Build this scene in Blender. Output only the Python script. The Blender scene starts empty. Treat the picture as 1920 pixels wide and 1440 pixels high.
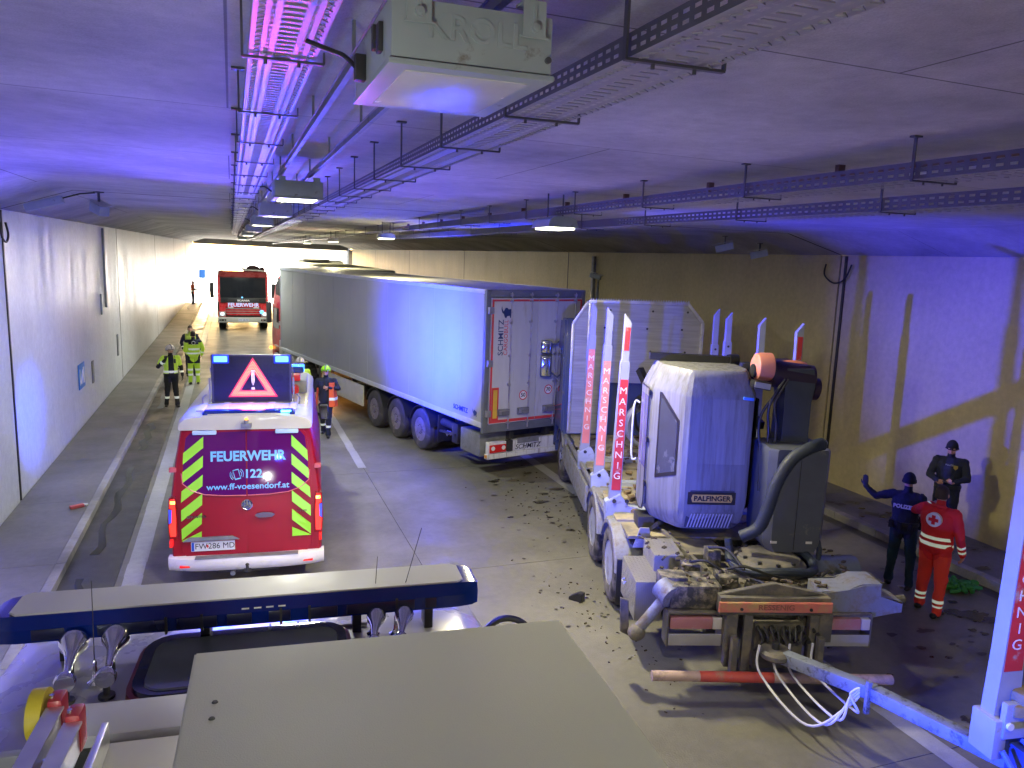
import bpy, bmesh, math, random
import numpy as np
from mathutils import Vector, Matrix, noise
random.seed(7)
S = bpy.context.scene
COL = S.collection
PI = math.pi
# ------------------------------------------------------------------ camera
CAM_H = 4.65
FPX = 1442.0                      # focal length in pixels of a 1920 px wide picture
def cam_matrix():
    y = Vector((433 - 960, 465 - 720, FPX)).normalized()       # tunnel axis seen in camera space (x right, y down)
    d = Vector((1, math.tan(math.radians(2.0)), 0))
    up = d.cross(y).normalized()
    if up.y > 0: up = -up
    x = y.cross(up)
    if x.x < 0: x = -x
    R = Matrix((x, y, up))
    r = R @ Vector((1, 0, 0)); u = R @ Vector((0, -1, 0)); b = -(R @ Vector((0, 0, 1)))
    M = Matrix((r, u, b)).transposed().to_4x4()
    M.translation = (0, 0, CAM_H)
    return M
cd = bpy.data.cameras.new('camera'); cam = bpy.data.objects.new('camera', cd); COL.objects.link(cam)
cd.sensor_width = 36; cd.lens = 36 * FPX / 1920; cd.clip_start = 0.05; cd.clip_end = 2000
cam.matrix_world = cam_matrix(); S.camera = cam
# ------------------------------------------------------------------ sky, sun, exposure
W = bpy.data.worlds.new('World'); S.world = W; W.use_nodes = True
wn = W.node_tree.nodes; wl = W.node_tree.links
sky = wn.new('ShaderNodeTexSky'); sky.sky_type = 'NISHITA'; sky.sun_disc = False
sky.sun_elevation = math.radians(15); sky.sun_rotation = math.radians(5)
sky.air_density = 1.2; sky.dust_density = 4.0
wl.new(sky.outputs[0], wn['Background'].inputs[0]); wn['Background'].inputs[1].default_value = 0.15
sl = bpy.data.lights.new('sun', 'SUN'); so = bpy.data.objects.new('sun', sl); COL.objects.link(so)
sl.energy = 4.0; sl.angle = math.radians(0.5); sl.color = (1, .97, .92)
so.rotation_euler = Vector((-.08 * math.cos(math.radians(15)), -.954 * math.cos(math.radians(15)), -math.sin(math.radians(15)))).to_track_quat('-Z', 'Y').to_euler()
S.view_settings.view_transform = 'Standard'; S.view_settings.look = 'None'
S.view_settings.exposure = 3.25; S.view_settings.gamma = 1.0
LAMP_W = 9.0        # strength of a lit tunnel lamp, watts
BLUE_W = 22.0
HEAD_W = 28.0; BLUE_G = 22.0; BLUE_R = .5
def lamp(name, kind, loc, col, e, size=.1, direction=None, cone=60, blend=.5, parent=None, sy=None):
    l = bpy.data.lights.new(name, kind); o = bpy.data.objects.new(name, l); COL.objects.link(o)
    l.energy = e; l.color = col; o.location = loc
    if kind == 'AREA':
        l.size = size
        if sy: l.shape = 'RECTANGLE'; l.size_y = sy
    else: l.shadow_soft_size = size
    if kind == 'SPOT': l.spot_size = math.radians(cone); l.spot_blend = blend
    if direction is not None: o.rotation_euler = Vector(direction).to_track_quat('-Z', 'Y').to_euler()
    if parent: o.parent = parent
    return o

# ------------------------------------------------------------------ materials
MATS = {}
def mat(name, col, rough=.5, metal=0., var=.10, vs=4., bump=0., bs=60., dirt=0., dcol=(.09, .075, .055), ds=3., coat=0., emit=None, es=0., rv=.15, spec=.5, stretch=None, alpha=None):
    if name in MATS: return MATS[name]
    m = bpy.data.materials.new(name); m.use_nodes = True; MATS[name] = m
    n = m.node_tree.nodes; l = m.node_tree.links; b = n['Principled BSDF']
    b.inputs['Roughness'].default_value = rough; b.inputs['Metallic'].default_value = metal
    b.inputs['Specular IOR Level'].default_value = spec
    if coat: b.inputs['Coat Weight'].default_value = coat; b.inputs['Coat Roughness'].default_value = .08
    tc = n.new('ShaderNodeTexCoord'); mp = n.new('ShaderNodeMapping'); l.new(tc.outputs['Object'], mp.inputs[0])
    if stretch: mp.inputs['Scale'].default_value = stretch
    nz = n.new('ShaderNodeTexNoise'); nz.inputs['Scale'].default_value = vs; nz.inputs['Detail'].default_value = 6
    l.new(mp.outputs[0], nz.inputs['Vector'])
    rp = n.new('ShaderNodeMapRange'); rp.inputs[1].default_value = .3; rp.inputs[2].default_value = .7
    rp.inputs[3].default_value = 1 - var; rp.inputs[4].default_value = 1 + var; l.new(nz.outputs[0], rp.inputs[0])
    hs = n.new('ShaderNodeHueSaturation'); hs.inputs['Color'].default_value = (*col, 1); l.new(rp.outputs[0], hs.inputs['Value'])
    out = hs.outputs[0]
    if dirt:
        dz = n.new('ShaderNodeTexNoise'); dz.inputs['Scale'].default_value = ds; dz.inputs['Detail'].default_value = 9; dz.inputs['Roughness'].default_value = .7
        l.new(mp.outputs[0], dz.inputs['Vector'])
        dr = n.new('ShaderNodeMapRange'); dr.inputs[1].default_value = .62 - .3 * dirt; dr.inputs[2].default_value = .72 - .15 * dirt
        l.new(dz.outputs[0], dr.inputs[0])
        mx = n.new('ShaderNodeMix'); mx.data_type = 'RGBA'; l.new(dr.outputs[0], mx.inputs[0]); l.new(out, mx.inputs[6]); mx.inputs[7].default_value = (*dcol, 1)
        out = mx.outputs[2]
        rr = n.new('ShaderNodeMapRange'); rr.inputs[3].default_value = rough; rr.inputs[4].default_value = .9; l.new(dr.outputs[0], rr.inputs[0]); l.new(rr.outputs[0], b.inputs['Roughness'])
        if metal:
            mr = n.new('ShaderNodeMapRange'); mr.inputs[3].default_value = metal; mr.inputs[4].default_value = 0; l.new(dr.outputs[0], mr.inputs[0]); l.new(mr.outputs[0], b.inputs['Metallic'])
    elif rv:
        rr = n.new('ShaderNodeMapRange'); rr.inputs[1].default_value = .3; rr.inputs[2].default_value = .7
        rr.inputs[3].default_value = max(.02, rough - rv * rough); rr.inputs[4].default_value = min(1, rough + rv * rough); l.new(nz.outputs[0], rr.inputs[0]); l.new(rr.outputs[0], b.inputs['Roughness'])
    l.new(out, b.inputs['Base Color'])
    if bump:
        bz = n.new('ShaderNodeTexNoise'); bz.inputs['Scale'].default_value = bs; bz.inputs['Detail'].default_value = 4; l.new(mp.outputs[0], bz.inputs['Vector'])
        bp = n.new('ShaderNodeBump'); bp.inputs['Strength'].default_value = bump; bp.inputs['Distance'].default_value = .01
        l.new(bz.outputs[0], bp.inputs['Height']); l.new(bp.outputs[0], b.inputs['Normal'])
    if emit: b.inputs['Emission Color'].default_value = (*emit, 1); b.inputs['Emission Strength'].default_value = es
    if alpha is not None: b.inputs['Alpha'].default_value = alpha
    return m
def glassmat(name, col, rough=.03, trans=.0):
    m = mat(name, col, rough, 0, 0, coat=.5, rv=0, spec=.8)
    m.node_tree.nodes['Principled BSDF'].inputs['Transmission Weight'].default_value = trans
    return m
WHITE = mat('white_paint', (.72, .73, .74), .35, 0, .05, coat=.3)
WHITE_D = mat('grimy_white_paint', (.62, .63, .65), .4, 0, .10, dirt=.30, dcol=(.22, .2, .17), ds=2.0, stretch=(6, 6, .6))
RED = mat('red_paint', (.50, .012, .02), .28, 0, .05, coat=.5)
REDF = mat('red_foil', (.62, .03, .03), .4, 0, .12)
BLACK = mat('black_plastic', (.018, .018, .02), .45, 0, .2, bump=.1)
RUBBER = mat('tyre_rubber', (.025, .025, .026), .8, 0, .25, bump=.2, dirt=.35, dcol=(.13, .12, .1), ds=5)
RUBBER_D = mat('muddy_tyre_rubber', (.035, .034, .033), .85, 0, .25, bump=.3, dirt=.75, dcol=(.21, .19, .16), ds=4)
ALU = mat('brushed_aluminium', (.62, .62, .64), .32, .9, .12, vs=8, stretch=(1, 1, 14))
ALU_D = mat('worn_aluminium', (.62, .62, .62), .4, .75, .18, bump=.15, bs=30, dirt=.25, dcol=(.3, .29, .27), ds=3)
STEEL = mat('galvanised_steel', (.50, .50, .53), .42, .8, .15, vs=12)
STEEL_D = mat('dull_grey_steel', (.24, .25, .27), .5, .4, .2, vs=6, dirt=.2, dcol=(.12, .11, .1))
CHROME = mat('chrome', (.75, .75, .78), .08, 1.0, .03)
DARK = mat('dark_steel', (.045, .045, .05), .5, .4, .2, vs=8, dirt=.2)
MUD = mat('muddy_steel', (.11, .105, .105), .6, .2, .2, vs=5, dirt=.6, dcol=(.19, .165, .13), ds=6, bump=.5, bs=40)
MUD2 = mat('mud_splashed_black_steel', (.05, .05, .052), .55, .2, .2, vs=5, dirt=.55, dcol=(.26, .23, .18), ds=9, bump=.5, bs=50)
GLASS = glassmat('dark_window_glass', (.012, .014, .02), .04)
WTEXT = mat('white_lettering', (.75, .75, .75), .5, 0, .03)
YEL = mat('yellow_green_foil', (.32, .78, .03), .4, 0, .04, emit=(.3, .9, .02), es=0)
ORANGE_E = mat('amber_flasher', (.8, .3, .02), .3, emit=(1, .42, .06), es=.3)
BLUE_E = mat('blue_flasher', (.05, .15, .9), .2, emit=(.22, .68, 1), es=.17)

# ------------------------------------------------------------------ mesh builder
class MB:
    def __init__(s): s.bm = bmesh.new(); s.mi = 0; s.T = None
    def _put(s, vs, fs, smooth=True):
        if s.T is not None: vs = [s.T @ Vector(v) for v in vs]
        V = [s.bm.verts.new(v) for v in vs]; F = []
        for f in fs:
            try:
                q = s.bm.faces.new([V[i] for i in f]); q.material_index = s.mi; q.smooth = smooth; F.append(q)
            except ValueError: pass
        return V, F
    def box(s, x0, x1, y0, y1, z0, z1, bev=0., M=None):
        vs = [Vector(v) for v in ((x0,y0,z0),(x1,y0,z0),(x1,y1,z0),(x0,y1,z0),(x0,y0,z1),(x1,y0,z1),(x1,y1,z1),(x0,y1,z1))]
        if M is not None: vs = [M @ v for v in vs]
        V, F = s._put(vs, [(0,3,2,1),(4,5,6,7),(0,1,5,4),(1,2,6,5),(2,3,7,6),(3,0,4,7)], True)
        if bev:
            E = set(e for f in F for e in f.edges)
            r = bmesh.ops.bevel(s.bm, geom=list(E), offset=bev, segments=2, profile=.6, affect='EDGES', clamp_overlap=True)
            for f in r['faces']: f.material_index = s.mi; f.smooth = True
        return s
    def cbox(s, c, size, rz=0, rx=0, ry=0, bev=0.):
        M = Matrix.Translation(c) @ Matrix.Rotation(rz, 4, 'Z') @ Matrix.Rotation(rx, 4, 'X') @ Matrix.Rotation(ry, 4, 'Y')
        a, b, d = [q / 2 for q in size]
        return s.box(-a, a, -b, b, -d, d, bev, M)
    def beam(s, p, q, w, h, up=(0, 0, 1), bev=0.):
        p = Vector(p); q = Vector(q); y = (q - p); L = y.length; y.normalize(); x = y.cross(Vector(up)).normalized(); z = x.cross(y)
        M = Matrix((x, y, z)).transposed().to_4x4(); M.translation = p
        return s.box(-w/2, w/2, 0, L, -h/2, h/2, bev, M)
    def cyl(s, p, q, r, r2=None, n=16, cap=True):
        p = Vector(p); q = Vector(q); r2 = r if r2 is None else r2; z = (q - p).normalized()
        a = Vector((1, 0, 0)) if abs(z.x) < .9 else Vector((0, 1, 0)); x = z.cross(a).normalized(); y = z.cross(x)
        vs = []
        for c, rr in ((p, r), (q, r2)):
            for i in range(n):
                t = 2 * PI * i / n; vs.append(c + x * (rr * math.cos(t)) + y * (rr * math.sin(t)))
        fs = [(i, (i + 1) % n, n + (i + 1) % n, n + i) for i in range(n)]
        if cap: fs += [tuple(range(n))[::-1], tuple(range(n, 2 * n))]
        s._put(vs, fs); return s
    def tube(s, pts, r, n=8, ring=0.):
        pts = [Vector(p) for p in pts]; vs = []; N = len(pts)
        prev = None
        for i, p in enumerate(pts):
            t = (pts[min(i + 1, N - 1)] - pts[max(i - 1, 0)]).normalized()
            if prev is None:
                a = Vector((0, 0, 1)) if abs(t.z) < .9 else Vector((1, 0, 0)); x = t.cross(a).normalized()
            else: x = (prev - t * prev.dot(t)).normalized()
            prev = x; y = t.cross(x); rr = (r[i] if isinstance(r, (list, tuple)) else r) * (1 + (ring if i % 2 else 0))
            for k in range(n):
                a = 2 * PI * k / n; vs.append(p + x * (rr * math.cos(a)) + y * (rr * math.sin(a)))
        fs = [(i * n + k, i * n + (k + 1) % n, (i + 1) * n + (k + 1) % n, (i + 1) * n + k) for i in range(N - 1) for k in range(n)]
        fs += [tuple(range(n))[::-1], tuple(range((N - 1) * n, N * n))]
        s._put(vs, fs); return s
    def lathe(s, prof, c=(0, 0, 0), axis='X', n=28, close=False):
        c = Vector(c); vs = []
        for (r, h) in prof:
            for k in range(n):
                a = 2 * PI * k / n; u = r * math.cos(a); v = r * math.sin(a)
                vs.append(c + (Vector((h, u, v)) if axis == 'X' else Vector((u, h, v)) if axis == 'Y' else Vector((u, v, h))))
        N = len(prof)
        fs = [(i * n + k, i * n + (k + 1) % n, (i + 1) * n + (k + 1) % n, (i + 1) * n + k) for i in range(N - 1) for k in range(n)]
        if close: fs += [((N - 1) * n + k, (N - 1) * n + (k + 1) % n, (k + 1) % n, k) for k in range(n)]
        else:
            if prof[0][0] > 1e-6: fs.append(tuple(range(n)))
            if prof[-1][0] > 1e-6: fs.append(tuple(range((N - 1) * n, N * n)))
        s._put(vs, fs); return s
    def prism(s, poly, axis, a, b, bev=0.):
        # poly: 2D points; axis X: (y,z), axis Y: (x,z), axis Z: (x,y)
        def P(p, h): return (h, p[0], p[1]) if axis == 'X' else (p[0], h, p[1]) if axis == 'Y' else (p[0], p[1], h)
        n = len(poly); vs = [P(p, a) for p in poly] + [P(p, b) for p in poly]
        fs = [tuple(range(n)), tuple(range(n, 2 * n))[::-1]] + [(i, n + i, n + (i + 1) % n, (i + 1) % n) for i in range(n)]
        V, F = s._put(vs, fs)
        if bev:
            E = set(e for f in F[:2] for e in f.edges)
            r = bmesh.ops.bevel(s.bm, geom=list(E), offset=bev, segments=2, affect='EDGES', clamp_overlap=True)
            for f in r['faces']: f.material_index = s.mi; f.smooth = True
        return s
    def loft(s, rings, cap=True, closed=True):
        n = len(rings[0]); vs = [p for r in rings for p in r]; N = len(rings); K = n if closed else n - 1
        fs = [(i * n + k, i * n + (k + 1) % n, (i + 1) * n + (k + 1) % n, (i + 1) * n + k) for i in range(N - 1) for k in range(K)]
        if cap: fs += [tuple(range(n))[::-1], tuple(range((N - 1) * n, N * n))]
        s._put(vs, fs); return s
    def ball(s, c, r, sc=(1, 1, 1), n=14, m=8):
        prof = [(math.sin(PI * i / m), -math.cos(PI * i / m)) for i in range(m + 1)]
        vs = []
        for (q, h) in prof:
            for k in range(n):
                a = 2 * PI * k / n; vs.append((c[0] + r * sc[0] * q * math.cos(a), c[1] + r * sc[1] * q * math.sin(a), c[2] + r * sc[2] * h))
        fs = [(i * n + k, i * n + (k + 1) % n, (i + 1) * n + (k + 1) % n, (i + 1) * n + k) for i in range(m) for k in range(n)]
        s._put(vs, fs); return s
    def quad(s, *p): s._put([Vector(q) for q in p], [tuple(range(len(p)))]); return s
    def sharp(s, ang=35):
        pass
    def build(s, name, m, parent=None, warp=None, ang=35, keep=False):
        if warp:
            for v in s.bm.verts: v.co = Vector(warp(v.co))
        bmesh.ops.remove_doubles(s.bm, verts=s.bm.verts, dist=1e-5)
        bmesh.ops.recalc_face_normals(s.bm, faces=s.bm.faces)
        me = bpy.data.meshes.new(name); s.bm.to_mesh(me); s.bm.free()
        me.set_sharp_from_angle(angle=math.radians(ang))
        for q in (m if isinstance(m, (list, tuple)) else [m]): me.materials.append(q)
        o = bpy.data.objects.new(name, me); COL.objects.link(o)
        if parent: o.parent = parent
        return o
def tag(o, label=None, cat=None, group=None, kind=None):
    if label: o['label'] = label
    if cat: o['category'] = cat
    if group: o['group'] = group
    if kind: o['kind'] = kind
    return o
def thing(name, loc, head=0., label=None, cat=None, group=None, kind=None):
    o = bpy.data.objects.new(name, None); COL.objects.link(o); o.location = loc; o.rotation_euler = (0, 0, -head)
    o.empty_display_size = .2
    return tag(o, label, cat, group, kind)
def copy_tree(o, parent=None):
    c = o.copy(); COL.objects.link(c)
    if parent: c.parent = parent
    for ch in list(o.children): copy_tree(ch, c)
    return c
def text(body, size, m, parent, name, at, right=(1, 0, 0), up=(0, 0, 1), ext=.002, align='CENTER', bold=0., sx=1., warp=None, res=3, shear=0.):
    cu = bpy.data.curves.new(name, 'FONT'); cu.body = body; cu.size = size; cu.extrude = ext; cu.offset = bold
    cu.align_x = align; cu.align_y = 'CENTER'; cu.resolution_u = res; cu.shear = shear
    t = bpy.data.objects.new('tmp', cu); COL.objects.link(t)
    dg = bpy.context.evaluated_depsgraph_get(); me = bpy.data.meshes.new_from_object(t.evaluated_get(dg))
    bpy.data.objects.remove(t); bpy.data.curves.remove(cu)
    r = Vector(right).normalized(); u = Vector(up).normalized(); n = r.cross(u)
    M = Matrix((r, u, n)).transposed().to_4x4(); M.translation = Vector(at)
    for v in me.vertices:
        v.co = M @ Vector((v.co.x * sx, v.co.y, v.co.z))
        if warp: v.co = warp(v.co)
    me.materials.clear(); me.materials.append(m); me.name = name
    o = bpy.data.objects.new(name, me); COL.objects.link(o)
    if parent: o.parent = parent
    return o
def bez(p0, p1, p2, p3, n=16):
    p0, p1, p2, p3 = map(Vector, (p0, p1, p2, p3)); out = []
    for i in range(n + 1):
        t = i / n; out.append(p0 * (1-t)**3 + p1 * 3*t*(1-t)**2 + p2 * 3*t*t*(1-t) + p3 * t**3)
    return out
def spline(P, n=6):
    P = [Vector(p) for p in P]; Q = [P[0]] + P + [P[-1]]; out = []
    for i in range(1, len(Q) - 2):
        for k in range(n):
            t = k / n; a, b, c, d = Q[i-1], Q[i], Q[i+1], Q[i+2]
            out.append(.5 * ((2*b) + (c - a)*t + (2*a - 5*b + 4*c - d)*t*t + (3*b - a - 3*c + d)*t**3))
    return out + [P[-1]]
# ------------------------------------------------------------------ concrete materials
def concrete(name, base, streak=0., form=None, rough=.6, gloss=.0, stain=.3, axis='X', crack=False, wet=0.):
    m = bpy.data.materials.new(name); m.use_nodes = True; n = m.node_tree.nodes; l = m.node_tree.links; b = n['Principled BSDF']
    tc = n.new('ShaderNodeTexCoord')
    def noise_(sc, det=6, scale=(1, 1, 1), rg=.6):
        mp = n.new('ShaderNodeMapping'); mp.inputs['Scale'].default_value = scale; l.new(tc.outputs['Object'], mp.inputs[0])
        z = n.new('ShaderNodeTexNoise'); z.inputs['Scale'].default_value = sc; z.inputs['Detail'].default_value = det; z.inputs['Roughness'].default_value = rg
        l.new(mp.outputs[0], z.inputs['Vector']); return z.outputs[0]
    def rng(x, a, b_, c, d):
        r = n.new('ShaderNodeMapRange'); r.inputs[1].default_value = a; r.inputs[2].default_value = b_; r.inputs[3].default_value = c; r.inputs[4].default_value = d
        l.new(x, r.inputs[0]); return r.outputs[0]
    def mul(x, y):
        q = n.new('ShaderNodeMath'); q.operation = 'MULTIPLY'; l.new(x, q.inputs[0]); l.new(y, q.inputs[1]) if not isinstance(y, float) else None
        if isinstance(y, float): q.inputs[1].default_value = y
        return q.outputs[0]
    f = rng(noise_(.6, 5), .3, .7, 1 - stain, 1 + stain * .6)
    f = mul(f, rng(noise_(9, 8), .3, .7, .90, 1.1))
    f = mul(f, rng(noise_(120, 2), .25, .75, .86, 1.14))
    if streak:
        st = noise_(2.2, 6, (1, 3.0, .08), .75); f = mul(f, rng(st, .35, .65, 1 - streak, 1 + streak * .5))
    if form:   # thin formwork lines every form[0] x form[1] metres
        mp = n.new('ShaderNodeMapping'); l.new(tc.outputs['Object'], mp.inputs[0])
        if axis == 'X': mp.inputs['Rotation'].default_value = (PI / 2, 0, PI / 2)
        br = n.new('ShaderNodeTexBrick'); br.offset = .5; br.inputs['Scale'].default_value = 1; br.inputs['Mortar Size'].default_value = .008
        br.inputs['Brick Width'].default_value = form[0]; br.inputs['Row Height'].default_value = form[1]; br.inputs['Mortar Smooth'].default_value = .5
        br.inputs['Color1'].default_value = (1, 1, 1, 1); br.inputs['Color2'].default_value = (.93, .93, .93, 1); br.inputs['Mortar'].default_value = (.30, .30, .30, 1)
        l.new(mp.outputs[0], br.inputs[0]); f = mul(f, br.outputs[0])
    hs = n.new('ShaderNodeHueSaturation'); hs.inputs['Color'].default_value = (*base, 1); l.new(f, hs.inputs['Value'])
    out = hs.outputs[0]
    l.new(out, b.inputs['Base Color'])
    if gloss or wet:
        src = noise_(1.6, 6, (1, 1.6, .05), .8) if gloss else noise_(.9, 6)
        l.new(rng(src, .4, .62, rough - max(gloss, wet), rough), b.inputs['Roughness'])
    else: b.inputs['Roughness'].default_value = rough
    bp = n.new('ShaderNodeBump'); bp.inputs['Strength'].default_value = .35; bp.inputs['Distance'].default_value = .012
    l.new(noise_(45, 5), bp.inputs['Height']); l.new(bp.outputs[0], b.inputs['Normal'])
    return m
CEIL = concrete('ceiling_concrete', (.50, .495, .49), form=(5.2, 2.6), axis='Z', rough=.75, stain=.38)
CEIL_D = concrete('dark_ceiling_concrete', (.20, .20, .20), rough=.8)
WALL_L = concrete('coated_wall_concrete', (.58, .60, .64), streak=.0, rough=.55, gloss=.16, stain=.08)
WALL_R = concrete('yellowish_wall_concrete', (.50, .43, .20), streak=.03, rough=.55, gloss=.12, stain=.12)
ROADM = concrete('worn_road_concrete', (.165, .158, .134), rough=.62, stain=.28, wet=.2)
SHOULD = concrete('dark_gutter_asphalt', (.06, .06, .06), rough=.55, stain=.4, wet=.25)
WALK = concrete('walkway_concrete', (.17, .165, .155), rough=.65, stain=.25, wet=.15)
KERBM = concrete('scraped_kerb_concrete', (.30, .29, .27), rough=.7, stain=.5)
PAINT = concrete('worn_white_road_paint', (.37, .37, .36), rough=.5, stain=.25)
MUDM = concrete('wet_mud', (.035, .03, .022), rough=.5, stain=.5, wet=.3)

def grid_plane(mb, x0, x1, y0, y1, z=0., nx=1, ny=1):
    for i in range(nx):
        for j in range(ny):
            a = x0 + (x1 - x0) * i / nx; b = x0 + (x1 - x0) * (i + 1) / nx; c = y0 + (y1 - y0) * j / ny; d = y0 + (y1 - y0) * (j + 1) / ny
            mb.quad((a, c, z), (b, c, z), (b, d, z), (a, d, z))
XL, XR = -3.62, 12.0
TY0, TY1 = -45., 86.
# ground sheet out to the horizon, then the road slabs inside and beyond the tunnel
g = MB(); grid_plane(g, -600, 600, -600, 900, -.12); tag(g.build('ground', concrete('outside_earth', (.22, .2, .16), rough=.9)), 'flat ground around and beyond the tunnel', 'ground', kind='structure')
rd = MB()
xs = [-1.62, 2.62, 6.5, 10.35]; yj = [TY0 + .5 + 5.5 * i for i in range(60)]
for i in range(3):
    for j in range(len(yj) - 1):
        off = .0
        rd.box(xs[i] + .004, xs[i + 1] - .004, yj[j] + .005 + off, yj[j + 1] - .005 + off, -.1, 0, 0)
rd.build('road', ROADM); tag(bpy.data.objects['road'], 'pale worn concrete road slabs on the tunnel floor', 'road', kind='structure')
sh = MB(); sh.box(-2.33, -1.625, TY0, 290, -.1, -.006); sh.box(10.355, 10.6, TY0, 290, -.1, -.006)
tag(sh.build('gutter', SHOULD), 'dark asphalt gutter strips beside the kerbs', 'gutter', kind='structure')
wk = MB()
for j in range(-16, 100):
    wk.box(XL + .02, -2.47, j * 3.0 + .005, j * 3.0 + 2.995, -.1, .10)
tag(wk.build('walkway', WALK), 'raised grey concrete walkway under the pale wall', 'walkway', kind='structure')
wk = MB()
for j in range(-16, 100): wk.box(10.78, XR - .01, j * 3.0 + .005, j * 3.0 + 2.995, -.1, .12)
tag(wk.build('walkway', WALK), 'raised concrete walkway under the yellowish wall', 'walkway', kind='structure')
kb = MB()
for j in range(-45, 290): kb.box(-2.466, -2.334, j + .004, j + .996, -.1, .105 + .004 * random.random(), .012)
for j in range(-45, 120): kb.box(10.604, 10.776, j + .004, j + .996, -.1, .13, .015)
tag(kb.build('kerb', KERBM), 'pale scraped concrete kerbs along both walkways', 'kerb', kind='structure')
mk = MB()
def worn(mb, x0, x1, y0, y1, z=.004, seg=.5):
    y = y0
    while y < y1 - 1e-6:
        e = min(y + seg, y1); a = random.uniform(-.006, .006)
        mb.quad((x0 + a, y, z), (x1 + a, y, z), (x1 + a, e, z), (x0 + a, e, z)); y = e
worn(mk, -1.53, -1.28, TY0, 290)
for k in range(-3, 14): worn(mk, 2.50, 2.68, 16.4 + k * 18, 16.4 + k * 18 + 6.0)
worn(mk, 6.36, 6.60, TY0, 290)
tag(mk.build('road_marking', PAINT), 'worn white lane lines painted on the road', 'road marking', kind='structure')
# tunnel shell
tun = thing('tunnel', (0, 0, 0), 0, 'long box shaped concrete road tunnel with pale walls and flat slab ceiling', 'tunnel')
def zc(x): return 5.49 - .0142 * x
def seg_y(j, x): return 15.3 + 14 * j - .147 * (x - XL)
CX = [-2.5, 0.9, 4.6, 7.9, 10.75]
wallL = MB(); wallR = MB(); ceil = MB(); back = MB()
G = .022
for j in range(-5, 5):
    def Y(jj, x, s): return seg_y(jj, x) + s * G
    a, b = j, j + 1
    wallL.box(XL - .4, XL, seg_y(a, XL) + G, seg_y(b, XL) - G, -.1, 5.16)
    wallR.box(XR, XR + .4, seg_y(a, XR) + G, seg_y(b, XR) - G, -.1, 4.94)
    pts = [(XL - .3, 5.163), (XL + .0, 5.163), (CX[0], zc(CX[0])), (CX[1], zc(CX[1])), (CX[2], zc(CX[2])), (CX[3], zc(CX[3])), (CX[4], zc(CX[4])), (XR, 4.943), (XR + .3, 4.943)]
    for i in range(len(pts) - 1):
        (x0, z0), (x1, z1) = pts[i], pts[i + 1]
        mid = (seg_y(a, x0) + seg_y(b, x0)) / 2
        ceil.quad((x0, Y(a, x0, 1), z0), (x1, Y(a, x1, 1), z1), (x1, Y(b, x1, -1), z1), (x0, Y(b, x0, -1), z0))
for (x, nrm) in ((XL - .03, 1),): back.box(x - .3, x, TY0 - 12, TY1, -.2, 5.1)
back.box(XR + .03, XR + .33, TY0 - 12, TY1, -.2, 4.9)
pts = [(XL - .4, 5.19), (CX[0], zc(CX[0]) + .03), (CX[4], zc(CX[4]) + .03), (XR + .4, 4.97)]
poly = pts + [(XR + .4, 6.3), (XL - .4, 6.3)]
back.prism(poly, 'Y', -57, TY1)
wallL.build('wall', WALL_L, tun)['label'] = 'pale glossy streaked wall'
wallR.build('wall', WALL_R, tun)['label'] = 'yellowish matt wall'
ceil.build('ceiling', CEIL, tun)
back.build('joint_backing', mat('joint_shadow_gap', (.02, .02, .02), .9), tun)
sl_ = MB(); cs_ = MB()
for j in range(-1, 6):
    if j != 0: sl_.box(XL - .02, XL + .004, seg_y(j, XL) - .035, seg_y(j, XL) + .035, .1, 5.15); sl_.box(XR - .004, XR + .02, seg_y(j, XR) - .03, seg_y(j, XR) + .03, .12, 4.93)
    P_ = [(XL, 5.163), (CX[0], zc(CX[0])), (CX[4], zc(CX[4])), (XR, 4.943)]
    for (x0, z0), (x1, z1) in zip(P_, P_[1:]): cs_.quad((x0, seg_y(j, x0) - .03, z0 - .003), (x1, seg_y(j, x1) - .03, z1 - .003), (x1, seg_y(j, x1) + .03, z1 - .003), (x0, seg_y(j, x0) + .03, z0 - .003))
sl_.build('wall_joint', mat('joint_rubber', (.035, .035, .035), .7), tun); cs_.build('ceiling_joint', mat('joint_rubber', (.035, .035, .035)), tun)
pb = MB(); pb.prism([(XL, 5.0), (XR, 4.78), (XR, 6.6), (XL, 6.6)], 'Y', TY1, TY1 + 1.0); pb.build('portal_beam', CEIL_D, tun)
# walls of the open cutting beyond the portal
cw = MB()
for j in range(0, 15): cw.box(XL - .4, XL, TY1 + 1.02 + 14 * j, TY1 + 15 + 14 * j, -.1, 4.9)
tag(cw.build('cutting_wall', WALL_L), 'white concrete wall of the open cutting beyond the portal, on the side of the red fire lorry', 'retaining wall')
cw = MB()
for j in range(0, 15): cw.box(XR, XR + .4, TY1 + 1.02 + 14 * j, TY1 + 15 + 14 * j, -.1, 6.0)
tag(cw.build('cutting_wall', WALL_L), 'white concrete wall of the open cutting beyond the portal, seen over the trailer roof', 'retaining wall')

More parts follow.
